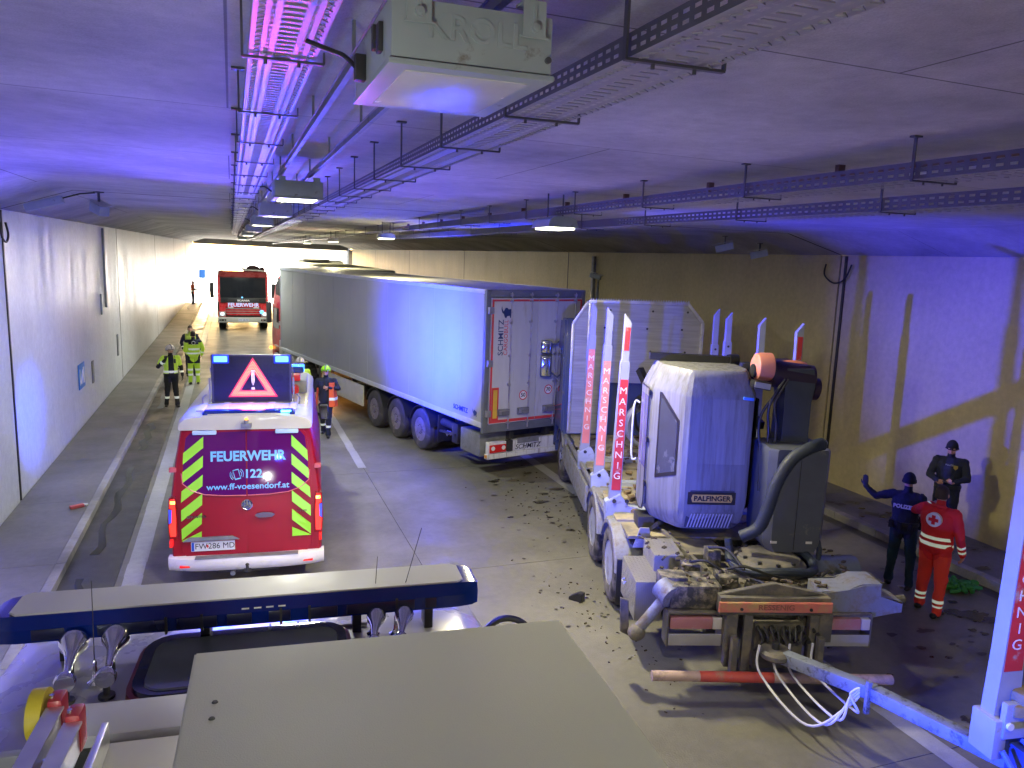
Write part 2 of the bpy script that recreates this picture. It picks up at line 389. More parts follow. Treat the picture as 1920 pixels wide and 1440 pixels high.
# ------------------------------------------------------------------ perforated cable trays
TRAYM = mat('galvanised_tray_steel', (.34, .34, .38), .5, .5, .12, vs=15)
HANG = mat('dark_hanger_steel', (.10, .10, .12), .5, .5, .2)
def perf_strip(mb, us, solid, P, y0, n, per, ratio, t=.0):
    # us: coordinates across, solid[i]: column i is a plain web, else slotted; P(u,y)->3D
    for k in range(n):
        ya = y0 + k * per; ym = ya + per * ratio; yb = ya + per
        for i in range(len(us) - 1):
            u0, u1 = us[i], us[i + 1]
            mb.quad(P(u0, ya), P(u1, ya), P(u1, ym), P(u0, ym))
            if solid[i]: mb.quad(P(u0, ym), P(u1, ym), P(u1, yb), P(u0, yb))
def cable_tray(name, x0, x1, z, hf, ya, yb, ydet, label, hang0, hstep, hside, ztop, bothflange=True, per=.052, group=None, hangn=None):
    t = thing(name, (0, 0, 0), 0, label, 'cable tray', group)
    w = x1 - x0; mb = MB(); n = int((ydet - ya) / per)
    us = [x0 + w * q for q in (0, .08, .14, .22, .28, .36, .64, .72, .78, .86, .92, 1)]
    so = [1, 0, 1, 0, 1, 0, 1, 0, 1, 0, 1]
    perf_strip(mb, us, so, lambda u, y: (u, y, z), ya, n, per, .35)
    # pressed ribs between the slots
    for k in range(n):
        y = ya + (k + .68) * per
        if k * per < 9:
            c = (x0 + x1) / 2
            mb.box(c - w * .12, c + w * .12, y - .004, y + .004, z - .004, z - .0005)
            for sg in (-1, 1):
                xa = c + sg * w * .40; mb.beam((xa - sg * w * .05, y - .014, z - .004), (xa + sg * w * .03, y, z - .006), .004, .004)
                mb.beam((xa + sg * w * .03, y, z - .006), (xa - sg * w * .05, y + .014, z - .004), .004, .004)
    mb.box(x0, x1, ya + n * per, yb, z - .0015, z)
    mb.build('tray_floor', TRAYM, t)
    for sx in ((x0, x1) if bothflange else (x0,)):
        fl = MB(); fs = [z, z + hf * .22, z + hf * .38, z + hf * .62, z + hf * .78, z + hf]
        perf_strip(fl, fs, [1, 0, 1, 0, 1], lambda u, y: (sx, y, u), ya, n, per, .45)
        fl.box(sx - .0008, sx + .0008, ya + n * per, yb, z, z + hf)
        fl.build('side_flange', mat('dark_tray_flange', (.11, .11, .13), .5, .4) if not bothflange else TRAYM, t)
    y = hang0; k = 0
    while y < yb:
        h = MB(); hx = x0 - .02 if hside < 0 else x1 + .02
        h.box(hx - .004, hx + .004, y - .010, y + .010, z - .012, ztop(hx) - .001)
        h.box(hx - .03, hx + .03, y - .02, y + .02, ztop(hx) - .012, ztop(hx) - .002)
        e = x1 + .03 if hside < 0 else x0 - .03
        h.box(min(hx, e), max(hx, e), y - .010, y + .010, z - .014, z - .006)
        h.box(e - .003, e + .003, y - .008, y + .008, z - .008, z + .03)
        h.cyl((x0 + w * .25, y, z - .028), (x0 + w * .25, y, z - .014), .006, n=8); h.cyl((x0 + w * .75, y, z - .028), (x0 + w * .75, y, z - .014), .006, n=8)
        h.build('hanger', HANG, t); y += hstep; k += 1
    return t
cable_tray('cable_tray', .07, .29, 5.3, .05, 1.2, 40, 14, 'lilac lit perforated cable tray hanging beside the big lamp box', 1.75, 1.14, -1, zc)
cable_tray('cable_tray', 1.05, 1.32, 5.21, .065, .6, 60, 14, 'perforated cable tray with tall slotted side passing the big lamp box', 1.0, 1.0, -1, zc, bothflange=False)
cable_tray('cable_tray', 3.80, 4.1, 5.19, .10, -3, 17.5, 9, 'upper cable tray of the pair near the yellowish wall', .4, 1.6, -1, zc, per=.08, bothflange=False)
cable_tray('cable_tray', 4.68, 4.98, 5.10, .10, -3, 24, 9, 'lower cable tray of the pair, next to the glowing ceiling lamp', 1.1, 1.8, -1, zc, per=.08, bothflange=False)
cable_tray('cable_tray', 3.95, 4.15, 5.22, .05, 19, 84, 19, 'far thin cable tray above the trailer roof', 20, 2.2, -1, zc, per=.08)
p = MB(); p.cyl((4.35, -3, 5.36), (4.35, 22, 5.36), .018, n=8)
for i in range(14): p.box(4.32, 4.38, -2 + 1.7 * i, -1.96 + 1.7 * i, 5.34, zc(4.35))
tag(p.build('conduit_pipe', mat('brown_pipe', (.14, .08, .07), .5)), 'thin brown pipe clipped to the ceiling above the cable tray pair', 'pipe')

# ------------------------------------------------------------------ tunnel lamps
LED_ON = mat('lit_lamp_glass', (.9, .9, .8), .3, emit=(1, .96, .66), es=1.2)
LED_OFF = mat('frosted_lamp_glass', (.62, .62, .66), .25, 0, .12, vs=3)
GREYBOX = mat('grey_lamp_housing', (.34, .40, .42), .42, .1, .12, dirt=.06, dcol=(.2, .19, .17), ds=9)
WARM = (1.0, .90, .52); NEUT = (.93, 1.0, .80)
def box_lamp(x, y, lit, label, det=False):
    t = thing('lamp_box', (x, y, 5.10), 0, label, 'ceiling lamp', 'box lamps hung in a row between the cable trays')
    w, d, h = .415, .57, .155
    mb = MB(); mb.box(0, w, 0, d, .016, h, .006); mb.box(-.006, w + .006, -.006, d + .006, 0, .014, .002)
    mb.build('housing', GREYBOX, t)
    q = MB(); q.box(.045, w - .045, .05, d - .05, -.003, .004, .002); q.build('diffuser', LED_ON if lit else LED_OFF, t)
    for (bx, by) in ((.035, 0), (w - .085, 0), (.035, d - .06), (w - .085, d - .06)):
        b = MB(); yy = by - .012 if by == 0 else by
        b.box(bx, bx + .06, yy - .002, yy + .003, h - .055, h + .03); b.box(bx, bx + .06, yy, yy + .06, h + .026, h + .032); b.box(bx - .008, bx + .068, yy - .003, yy + .002, h - .058, h - .054)
        b.cyl((bx + .03, yy - .012, h - .035), (bx + .03, yy - .002, h - .035), .012, n=10); b.cyl((bx + .03, yy - .014, h - .035), (bx + .03, yy, h - .035), .006, n=6)
        b.box(bx + .026, bx + .034, yy - .006, yy - .002, h - .03, h + .02)
        b.build('bracket', GREYBOX, t)
    if det:
        text('KROLL', .085, GREYBOX, t, 'embossed_lettering', (w * .52, -.0015, .095), ext=.0012, sx=1.0, bold=.001)
        b = MB(); b.cyl((w - .012, -.01, .05), (w - .012, 0, .05), .008, n=12); b.build('cap', HANG, t)
        for q in ((-.012, 0, .1, .14, .05, .12), (-.014, 0, .17, .2, .07, .13)): c = MB(); c.box(*q, .002); c.build('latch', DARK, t)
        c = MB(); c.box(-.03, 0, .36, .40, .03, .1, .003); c.build('cable_gland', DARK, t)
        c = MB(); c.tube(spline([(-.02, .38, .06), (-.05, .42, .10), (-.08, .44, .115), (-.15, .5, .15)]), .007); c.build('cable', BLACK, t)
    else:
        c = MB(); c.tube(spline([(-.005, .45, .08), (-.06, .48, .12), (-.1, .52, .12)]), .008, 6); c.build('cable', BLACK, t)
    if lit: lamp('tunnel_light', 'AREA', (w / 2, d / 2, -.02), (1, .97, .74) if y > 0 and y < 12 else NEUT if y < 0 else (.94, 1, .92), LAMP_W * lit, .3, (0, 0, -1), parent=t, sy=.4)
    return t
box_lamp(.37, 1.93, 0, 'largest grey lamp box overhead, unlit, with raised lettering and bolts', True)
box_lamp(.37, -3.4, 1.8, 'lit lamp box overhead behind the camera')
box_lamp(.37, 7.2, 2.0, 'first lit lamp box behind the big unlit one')
box_lamp(.37, 11.0, 0, 'small blue grey unlit lamp box behind the first lit one')
box_lamp(.37, 15.8, 3.0, 'second lit lamp box in the row, just past the unlit blue grey one')
box_lamp(.37, 22, 0, 'tiny unlit lamp box before the portal')
for k, y in enumerate((29, 43)): box_lamp(.37, y, 3.5, ('tiny lit lamp box, third of the lit ones', 'farthest lit lamp box in the row')[k])
rl = MB()
for x in (.44, .70): rl.box(x - .012, x + .012, -2, 60, 5.318, 5.35); rl.box(x - .018, x + .018, -2, 60, 5.35, 5.354)
for k in range(40):
    for x in (.44, .70): rl.box(x - .006, x + .006, -1.5 + 1.5 * k, -1.48 + 1.5 * k, 5.354, zc(x))
tag(rl.build('mounting_rail', STEEL_D), 'pair of steel rails the lamp boxes hang from', 'rail')
def side_lamp(x, y, label, e=1.0, lit=True):
    t = thing('hanging_lamp', (x, y, 5.02), 0, label, 'ceiling lamp', 'lamps in the row nearer the yellowish wall')
    b = MB(); b.prism([(-.2, .01), (.2, .01), (.17, .10), (.1, .14), (-.1, .14), (-.17, .10)], 'Y', -.28, .28, .008); b.build('housing', GREYBOX, t)
    b = MB(); b.box(-.16, .16, -.24, .24, -.012, .009, .004); b.build('diffuser', LED_ON, t)
    for sx in (-.1, .1): b = MB(); b.cyl((sx, 0, .13), (sx, 0, zc(x) - 5.02), .01, n=8); b.build('rod', HANG, t)
    lamp('tunnel_light', 'AREA', (0, 0, -.03), NEUT if y < 0 else WARM, LAMP_W * e, .3, (0, 0, -1), parent=t, sy=.45)
for x, y, l, e in ((3.75, 8.9, 'brightly glowing ceiling lamp above the log lorry', 4.2), (3.75, 20.0, 'lit lamp above the middle of the trailer roof', 1.5),
                (3.75, 31, 'small lit lamp beyond the front end of the trailer roof', 1.6), (3.75, 42, 'tiny lit lamp farther than the small one near the portal', 1.6),
                (3.75, 1.6, 'unseen lamp added overhead beside the fire engine to light the ground', 1.7), (3.75, -14, 'lamp overhead well behind the fire engine cab', 2.0)):  # lamp beside the engine is added out of view to brighten the ground
    side_lamp(x, y, l, e)
# cameras, conduits, cables, small signs
def cctv(name, loc, head, label, drop=.12):
    t = thing(name, loc, head, label, 'camera')
    b = MB(); b.cbox((0, 0, 0), (.16, .38, .15), rx=-.25, bev=.015); b.build('housing', GREYBOX, t)
    b = MB(); b.cbox((0, .05, .095), (.19, .44, .012), rx=-.25, bev=.003); b.build('sun_shield', STEEL, t)
    b = MB(); b.cyl((0, 0, .08), (0, 0, .08 + drop), .02, n=10); b.cbox((0, 0, .08 + drop), (.12, .12, .02)); b.build('bracket', HANG, t)
    return t
cctv('ceiling_camera', (-1.98, 14.2, 5.20), 2.6, 'dark ceiling camera by the pale wall, nearer the road', .18)
t = thing('camera_box', (-2.75, 14.2, 5.24), 0, 'long grey equipment box under the haunch by the pale wall', 'equipment box')
b = MB(); b.cbox((0, 0, 0), (.55, .2, .12), ry=-.3, bev=.02); b.build('housing', GREYBOX, t); b = MB(); b.tube([(.2, 0, .08), (.5, 0, .18), (.72, 0, .21)], .012); b.build('cable', BLACK, t)
cctv('ceiling_camera', (10.15, 14.5, 5.03), -.9, 'grey camera under the dark haunch, nearer the road', .16)
cctv('ceiling_camera', (11.15, 14.6, 4.92), -.9, 'grey camera under the dark haunch, right beside the yellowish wall', .16)
t = cctv('wall_camera', (11.7, 24.0, 4.12), 2.3, 'pale camera on a pipe against the yellowish wall behind the headboard', .02)
b = MB(); b.cyl((.0, .1, -.1), (.0, .1, -2.4), .04, n=8); b.build('post', STEEL_D, t)
b = MB(); b.box(11.9, 11.99, 24.6, 24.78, .13, 4.8, .005); tag(b.build('conduit', STEEL_D), 'grey vertical conduit on the yellowish wall beside the camera', 'conduit')
for y in (26.2,):
    b = MB(); b.box(-3.615, -3.56, y - .12, y + .12, 2.75, 5.1, .004); tag(b.build('conduit', GREYBOX), 'tall grey vertical conduit on the pale wall', 'conduit')
b = MB(); b.box(-3.615, -3.57, 25.2, 25.36, 2.6, 3.2, .004); tag(b.build('junction_box', GREYBOX), 'small grey box on the pale wall beside the tall conduit', 'junction box')
for y, z0, z1, l in ((23.3, .9, 1.5, 'small grey plate low on the pale wall, nearer the blue sign'), (28.3, 1.0, 1.7, 'small grey plate low on the pale wall, beside the wall joint')):
    b = MB(); b.box(-3.615, -3.59, y - .13, y + .13, z0, z1, .004); tag(b.build('wall_plate', STEEL_D), l, 'wall plate')
b = MB(); b.tube(spline([(11.93, 13.35, 4.75), (11.9, 13.33, 4.52), (11.9, 13.05, 4.36), (11.9, 12.75, 4.45), (11.93, 12.62, 4.75)]), .018, 6); tag(b.build('cable_loop', BLACK), 'black cable hanging in a loop across the wall joint', 'cable')
b = MB(); b.tube(spline([(-3.6, 15.1, 4.95), (-3.57, 15.1, 4.7), (-3.57, 15.35, 4.62), (-3.57, 15.5, 4.75), (-3.6, 15.5, 4.95)]), .018, 6); tag(b.build('cable_loop', BLACK), 'dark cable hanging in a loop at the joint of the pale wall', 'cable')
b = MB()
for y in (12.84,): b.box(11.975, 12.004, y - .03, y + .03, .13, 4.92)
tag(b.build('joint_seal', BLACK), 'black vertical joint seal running down the yellowish wall', 'joint seal')
b = MB(); b.box(-3.622, -3.60, 15.27, 15.33, .1, 5.15); tag(b.build('joint_seal', BLACK), 'black vertical joint seal running down the pale wall', 'joint seal')
SIGNB = mat('blue_sign', (.05, .22, .6), .4); SIGNW = WTEXT
t = thing('wall_sign', (-3.6, 21.6, 1.05), 0, 'small blue and white sign low on the pale wall', 'sign')
b = MB(); b.box(-.01, .012, -.4, .4, 0, .62, .004); b.build('panel', SIGNB, t)
b = MB(); b.beam((.014, -.28, .14), (.014, .05, .46), .004, .07, up=(1, 0, 0)); b.box(.012, .016, -.3, -.24, .1, .5); b.box(.012, .016, .14, .3, .1, .5); b.build('pictogram', SIGNW, t)
t = thing('wall_sign', (11.97, 13.52, 1.93), 0, 'tiny blue rectangular sign on the yellowish wall beside the crane', 'sign')
b = MB(); b.box(-.01, .02, -.17, .17, 0, .08, .004); b.build('panel', mat('bright_blue_sign', (.12, .35, .9), .4), t)
t = thing('exit_sign', (-3.3, 100, .1), 0, 'tiny blue sign on the walkway at the bright portal', 'sign')
b = MB(); b.box(-.03, .03, -.03, .03, 0, 1.2); b.build('post', STEEL, t); b = MB(); b.box(-.35, .35, -.05, -.03, .9, 1.9); b.build('panel', SIGNB, t)
# mud and bark scattered on the road
mud = MB()
def blot(mb, cx, cy, r, z=.0065, n=14, el=1.5, rot=0.):
    ph = random.random() * 9; ps = []
    for k in range(n):
        a = 2 * PI * k / n; rr = r * (.65 + .5 * noise.noise(Vector((math.cos(a) * 1.3 + ph, math.sin(a) * 1.3, cx)))) 
        u, v = rr * math.cos(a) * el, rr * math.sin(a); ps.append((cx + u * math.cos(rot) - v * math.sin(rot), cy + u * math.sin(rot) + v * math.cos(rot), z))
    mb.quad(*ps)
for i in range(110):
    cx = random.uniform(6.7, 10.2); cy = random.uniform(4.3, 9.5); blot(mud, cx, cy, random.choice((.02, .03, .04, .07)) * random.uniform(.7, 1.4), .0065 + i * 1e-5)
for i in range(40):
    blot(mud, random.uniform(10.85, 11.8), random.uniform(6.5, 12.3), random.uniform(.04, .16), .1265 + i * 1e-5)
for i in range(60):
    cx = random.gauss(5.6, .5); cy = random.gauss(13.0, 1.3)
    if cx < 6.4: blot(mud, cx, cy, random.choice((.02, .03, .05, .1)) * random.uniform(.6, 1.3), .008 + i * 1e-5)
for i in range(40): blot(mud, random.gauss(4.4, .3), random.gauss(9.0, 1.3), random.uniform(.01, .03), .0095 + i * 1e-5)
for i in range(12): blot(mud, 9.3 + i * .12, 7.3 - i * .12, random.uniform(.08, .22), .0102 + i * 1e-5, el=2.)
tag(mud.build('mud', MUDM), 'dark splashes of wet mud and bark on the road around the log lorry', 'mud', kind='stuff')
cr = MB()
for i in range(190):
    if i % 3: cx, cy = random.gauss(5.7, .5), random.gauss(13.0, 1.5)
    else: cx, cy = random.gauss(4.5, .3), random.gauss(8.4, 1.4)
    if cx > 6.5: continue
    s_ = random.uniform(.005, .02); cr.cbox((cx, cy, s_ * .3), (s_ * 2, s_, s_ * .6), rz=random.random() * 6, rx=random.random())
tag(cr.build('bark_crumbs', mat('bark', (.05, .035, .022), .9)), 'loose bark crumbs and dirt lumps on the pale road', 'debris', kind='stuff')
ws = MB()
for y0, L, w_ in ((9, 2.6, .08), (12.5, 5, .10), (19, 3, .12), (24, 8, .14), (30, 14, .12)):
    ps = []
    n_ = 14
    for i in range(n_ + 1): ps.append((-2.05 + .05 * math.sin(i * 1.3) + w_ * (.6 + .5 * noise.noise(Vector((i * .7, y0, 0)))), y0 + L * i / n_, -.0015))
    for i in range(n_, -1, -1): ps.append((-2.05 + .05 * math.sin(i * 1.3) - w_ * (.6 + .5 * noise.noise(Vector((i * .9, y0, 5)))), y0 + L * i / n_, -.0015))
    for i in range(n_): ws.quad(ps[i], ps[i + 1], ps[2 * n_ + 1 - i - 1], ps[2 * n_ + 1 - i])
tag(ws.build('wet_streak', mat('wet_asphalt', (.02, .02, .02), .12, 0, .1)), 'dark wet streaks in the gutter beside the kerb', 'wet patch', kind='stuff')
b = MB(); b.cbox((0, 0, .03), (.22, .09, .05), rz=.5, bev=.01); b.mi = 1; b.cbox((.1, .1, .02), (.1, .08, .03), rz=-.3, bev=.01)
t_ = b.build('debris_piece', [mat('faded_red_plastic', (.6, .12, .1), .5), WHITE]); t_.location = (-2.62, 14.6, .1); tag(t_, 'red and white broken plastic piece on the walkway', 'debris')
b = MB(); b.cbox((0, 0, .05), (.12, .16, .1), rz=.3, bev=.02); t_ = b.build('paper_cup', WHITE); t_.location = (-3.1, 62, .1); tag(t_, 'small white lump at the foot of the pale wall', 'debris')
b = MB(); b.prism([(0, 0), (.2, 0), (.2, .04), (.07, .12), (0, .12)], 'X', 0, .11, .008); t_ = b.build('wheel_chock', BLACK); t_.location = (4.42, 8.98, .0); t_.rotation_euler = (0, 0, .7); tag(t_, 'black wheel chock on the road beside the muddy rear wheel', 'wheel chock')
b = MB()
for i in range(26):
    a = i * 2.4; r_ = .09 * math.sqrt(i / 26.) * 2; pts_ = [(r_ * math.cos(a) * 1.3 + random.uniform(-.1, .1), r_ * math.sin(a) + random.uniform(-.1, .1), .03 + .1 * random.random()) for _ in range(4)]
    b.tube(spline(pts_, 4), .03, 6)
t_ = b.build('crumpled_jacket', mat('green_cloth', (.04, .24, .05), .8, 0, .3)); t_.location = (10.1, 7.85, .005); tag(t_, 'crumpled green jacket lying on the ground behind the person in red', 'jacket')
# ------------------------------------------------------------------ wheels
RIM_W = mat('white_steel_rim', (.50, .51, .54), .45, .3, .15, dirt=.35, dcol=(.2, .18, .15), ds=8)
RIM_B = mat('blue_grey_steel_rim', (.40, .43, .52), .45, .3, .15, dirt=.45, dcol=(.26, .23, .18), ds=5)
def wheel(parent, at, r, w, rimm, tyrem, dish=1, side=-1, name='wheel', bolts=10, holes=10, head=0.):
    """side -1: outer face towards -x.  dish +1: convex hub (front axle), -1: sunken centre (drive axle)"""
    t = bpy.data.objects.new(name, None); COL.objects.link(t); t.location = at; t.parent = parent; t.empty_display_size = .1
    t.rotation_euler = (0, 0, head)
    s = side; h = w / 2; rr = r * .56
    mb = MB()
    prof = [(rr * .98, -h * .82), (rr * 1.06, -h * .97), (r * .80, -h * 1.02), (r * .93, -h * .93), (r * .985, -h * .78), (r, -h * .6), (r, -h * .32), (r * .975, -h * .30), (r * .975, -h * .22), (r, -h * .2), (r, h * .2), (r * .975, h * .22), (r * .975, h * .30), (r, h * .32), (r, h * .6), (r * .985, h * .78), (r * .93, h * .93), (r * .80, h * 1.02), (rr * 1.06, h * .97), (rr * .98, h * .82)]
    mb.lathe(prof, axis='X', n=40, close=True); mb.build('tyre', tyrem, t, ang=30)
    mb = MB(); f = lambda x: s * x
    if dish > 0: prof = [(rr * 1.03, f(h * .90)), (rr * .99, f(h * .93)), (rr * .95, f(h * .80)), (rr * .88, f(h * .50)), (rr * .80, f(h * .48)), (rr * .62, f(h * .80)), (rr * .48, f(h * .84)), (rr * .30, f(h * .84)), (rr * .28, f(h * 1.05)), (rr * .22, f(h * 1.1)), (0, f(h * 1.1))]
    else: prof = [(rr * 1.03, f(h * .90)), (rr * .99, f(h * .93)), (rr * .95, f(h * .80)), (rr * .90, f(-h * .1)), (rr * .80, f(-h * .25)), (rr * .55, f(-h * .25)), (rr * .50, f(-h * .1)), (rr * .45, f(h * .35)), (rr * .38, f(h * .5)), (0, f(h * .52))]
    mb.lathe(prof, axis='X', n=32); mb.build('rim', rimm, t, ang=25)
    hb = MB(); q = rr * .39 if dish > 0 else rr * .62; xx = f(h * .84) if dish > 0 else f(-h * .25)
    for k in range(bolts):
        a = 2 * PI * k / bolts; hb.cyl((xx - s * .01, q * math.cos(a), q * math.sin(a)), (xx + s * .022, q * math.cos(a), q * math.sin(a)), .013, n=6)
    hb.build('hub_bolts', DARK, t)
    if holes and dish > 0:
        hb = MB(); q = rr * .72; xx = f(h * .64)
        for k in range(holes):
            a = 2 * PI * (k + .5) / holes; hb.cyl((xx - s * .02, q * math.cos(a), q * math.sin(a)), (xx + s * .012, q * .99 * math.cos(a), q * .99 * math.sin(a)), .026, n=10)
        hb.build('hand_holes', mat('hole_dark', (.01, .01, .01), .9), t)
    return t
def wheelcopy(src, parent, at):
    c = copy_tree(src, parent); c.location = at; return c
# ------------------------------------------------------------------ fire service van with warning board
VH = math.atan(.1)
van = thing('fire_van', (.13, 10.885, 0), VH, 'red and white fire service van with green chevrons and lit warning board on top', 'van')
def vs_(p):   # rear end leans forward with height
    x, y, z = p
    k = max(0., z - .9) * .09
    f = max(0., 1 - y / 1.5)
    return Vector((x, y + k * f, z))
def vw(z):    # half width of the body at height z
    T = [(.0, .97), (.3, 1.0), (.9, 1.01), (1.3, .995), (1.8, .93), (2.15, .87), (2.25, .845)]
    for (a, u), (b, v) in zip(T, T[1:]):
        if z <= b: return u + (v - u) * (z - a) / (b - a)
    return .845
def van_ring(y, zt, zb=.38, k=1., roof=False):
    zs = [zb, .6, .9, 1.3, 1.7, 2.0, 2.2]; L = []
    for z in zs: L.append((vw(z) * k, min(z, zt)))
    top = [(L[-1][0] - .05, min(2.27, zt)), (L[-1][0] - .16, min(2.31, zt))]
    R = L + top
    pts = [(x, y, z) for x, z in R] + [(-x, y, z) for x, z in reversed(R)]
    return [vs_(p) for p in pts]
VANRED = mat('van_red_paint', (.30, .002, .016), .42, 0, .03, coat=.08, spec=.25)
mb = MB(); mb.loft([van_ring(.0, 9, k=.965), van_ring(.03, 9, k=.985), van_ring(.10, 9), van_ring(2, 9), van_ring(4.2, 9), van_ring(4.5, 2.2, k=.98), van_ring(5.2, 1.45, k=.96), van_ring(5.75, 1.12, k=.93), van_ring(5.95, .8, k=.85)])
mb.build('body', VANRED, van, ang=40)
# white roof
def rring(y, k=1., dz=0.):
    P = [(.878, 2.19), (.888, 2.25), (.87, 2.31), (.80, 2.37), (.70, 2.395), (.4, 2.41), (0, 2.415)]
    P = P + [(-x, z) for x, z in reversed(P[:-1])]
    return [vs_((x * k, y, z + dz if z > 2.2 else z)) for x, z in P]
mb = MB(); mb.loft([rring(-.035, .97, -.06), rring(-.03, .985, -.03), rring(.06, 1., 0), rring(2, 1., .02), rring(4.0, 1.), rring(4.35, .97, -.05)], cap=True, closed=True)
CREAM = mat('cream_white_roof_paint', (.56, .55, .48), .35, 0, .04, coat=.4)
mb.build('roof', CREAM, van, ang=50)
mb = MB()
for x in (-.62, -.31, 0, .31, .62):
    mb.box(x - .05, x + .05, .3, 3.9, 2.40, 2.428, .008)
mb.build('roof_ribs', CREAM, van)
# bumper
mb = MB()
mb.loft([[(x * 1.035, y - .13 * (1 - abs(x) ** 4), z) for (y, z) in ((-.01, .44), (-.035, .43), (-.045, .38), (-.04, .31), (0, .25), (.10, .23), (.10, .44))] for x in [i / 10. for i in range(-10, 11)]], closed=True)
mb.build('bumper', mat('bumper_white', (.78, .76, .76), .3, 0, .03, coat=.4), van, ang=50)
mb = MB(); mb.box(-.68, .68, -.166, -.05, .436, .448, .004); mb.build('bumper_step', STEEL_D, van)
for s in (-1, 1):
    mb = MB(); mb.box(s * .78 - .10, s * .78 + .10, -.135, -.09, .315, .34, .004); mb.build('reflector', mat('red_reflector', (.7, .02, .02), .15, emit=(1, .02, .02), es=.08), van)
mb = MB(); mb.box(-.42, .42, -.02, .1, .17, .28, .01); mb.box(-.05, .05, -.14, 0, .2, .28, .01); mb.cyl((0, -.16, .22), (0, -.16, .31), .02, n=12); mb.ball((0, -.16, .33), .028); mb.build('tow_bar', DARK, van)
mb = MB(); mb.cyl((-.2, -.09, .18), (-.2, -.02, .18), .035, n=14); mb.build('tow_socket', STEEL_D, van)
# doors
def on_rear(poly, d0, d1, name, m, par=van, bev=0.):
    b = MB(); b.prism(poly, 'Y', -d1, -d0, bev); return b.build(name, m, par, warp=vs_)
doors = []
for s in (-1, 1):
    E = lambda x: s * x
    poly = [(E(.008), .43), (E(.80), .43), (E(.86), .50), (E(.875), .9), (E(.872), 1.4), (E(.83), 1.9), (E(.80), 2.12), (E(.75), 2.19), (E(.008), 2.2)]
    d = on_rear(poly, -.005, .018, 'rear_door', VANRED, bev=.006); doors.append(d)
# tinted glass with a curved lower edge, one pane per door
GL = mat('tinted_violet_glass', (.10, .008, .12), .035, 0, 0, coat=0, rv=0)
PINK = mat('pink_window_trim', (.7, .12, .18), .3, 0, 0)
def wcurve(s):
    return [(s * .01, 1.27), (s * .3, 1.275), (s * .55, 1.30), (s * .72, 1.36), (s * .83, 1.46)]
for s, d in ((-1, doors[0]), (1, doors[1])):
    poly = wcurve(s) + [(s * .815, 1.8), (s * .78, 2.08), (s * .72, 2.15), (s * .01, 2.16)]
    on_rear(poly, .0181, .021, 'window', GL, d)
    c = wcurve(s); b = MB(); b.tube([(x, -.022, z) for x, z in c] + [(s * .845, -.022, 1.6)], .007, 6); b.build('window_trim', PINK, d, warp=vs_)
# chevrons
for s, d in ((-1, doors[0]), (1, doors[1])):
    # six slanting bars clipped to a tapering strip
    def inner(z): return .555 + .045 * max(0, min(1, (2.1 - z) / 1.4)) if s < 0 else .60
    def outer(z): return .80 + .055 * max(0, min(1, (2.1 - z) / .9))
    zt = 2.10; b = MB(); st = .262
    for k in range(6):
        zi1 = zt - k * st; zi0 = zi1 - .155; slope = .22
        zo1 = zi1 - slope; zo0 = zi0 - slope
        if k == 5: zo0 = max(zo0, .66); zo1 = max(zo1, .665)
        p = [(s * inner(zi1), zi1), (s * outer(zo1), zo1), (s * outer(zo0), zo0), (s * inner(zi0), max(zi0, .655))]
        b.prism(p, 'Y', -.0245, -.0215)
    b.build('chevron_stripes', YEL, d, warp=vs_)
BT = mat('light_blue_lettering', (.16, .50, .95), .35, 0, 0)
tw = lambda v: vs_(v)
text('FEUERWEHR', .188, BT, van, 'lettering', (.02, -.0225, 1.815), bold=.006, warp=tw, sx=.93)
text('122', .165, BT, van, 'lettering', (.085, -.0225, 1.565), bold=.004, warp=tw)
text('www.ff-voesendorf.at', .118, BT, van, 'lettering', (.02, -.0225, 1.395), bold=.0015, warp=tw, sx=1.06)
text('SPRINTER', .045, CHROME, van, 'badge', (-.66, -.0245, .995), bold=.001, sx=1.3, warp=tw)
text('314 CDI', .035, CHROME, van, 'badge', (.73, -.0245, 1.02), bold=.001, sx=1.2, warp=tw)
b = MB()   # telephone pictogram
R_ = Matrix.Translation((-.13, -.0235, 1.565)) @ Matrix.Rotation(-.25, 4, 'Y')
for q in ((-.04, -.032, -.07, .07), (.032, .04, -.07, .07)): b.box(q[0], q[1], -.0015, .0015, q[2], q[3], 0, R_)
for q in ((-.04, .04, -.07, -.055), (-.04, .04, .06, .07)): b.box(q[0], q[1], -.0015, .0015, q[2], q[3], 0, R_)
for sg in (-1, 1):
    for rr in (.065, .088):
        b.tube([R_ @ Vector((sg * rr * math.cos(a / 10.), 0, rr * math.sin(a / 10.))) for a in range(-7, 8, 2)], .0035, 4)
b.build('phone_pictogram', BT, van, warp=vs_)
b = MB(); b.lathe([(.062, -.024), (.066, -.03), (.075, -.034), (.075, -.02)], (0.0, 0, 1.14), 'Y', 32)
for a in (90, 210, 330):
    a = math.radians(a); b.beam((0, -.03, 1.14), (.066 * math.cos(a), -.03, 1.14 + .066 * math.sin(a)), .013, .006, up=(0, 1, 0))
b.build('emblem', CHROME, doors[0], warp=vs_)
b = MB(); b.cyl((0, -.026, 1.14), (0, -.018, 1.14), .062, n=28); b.build('emblem_disc', mat('blue_black', (.01, .02, .10), .2), doors[0], warp=vs_)
b = MB(); b.prism([(.10, .985), (.13, 1.015), (.22, 1.028), (.33, 1.018), (.37, .99), (.33, .955), (.15, .95)], 'Y', -.045, -.018, .006); b.build('handle', mat('violet_black_handle', (.05, .02, .08), .25, coat=.5), doors[1], warp=vs_)
b = MB(); b.prism([(-.84, .655), (-.76, .71), (-.20, .71), (-.11, .66)], 'Y', -.06, -.018, .006); b.build('plate_lamp_cover', STEEL_D, doors[0], warp=vs_)
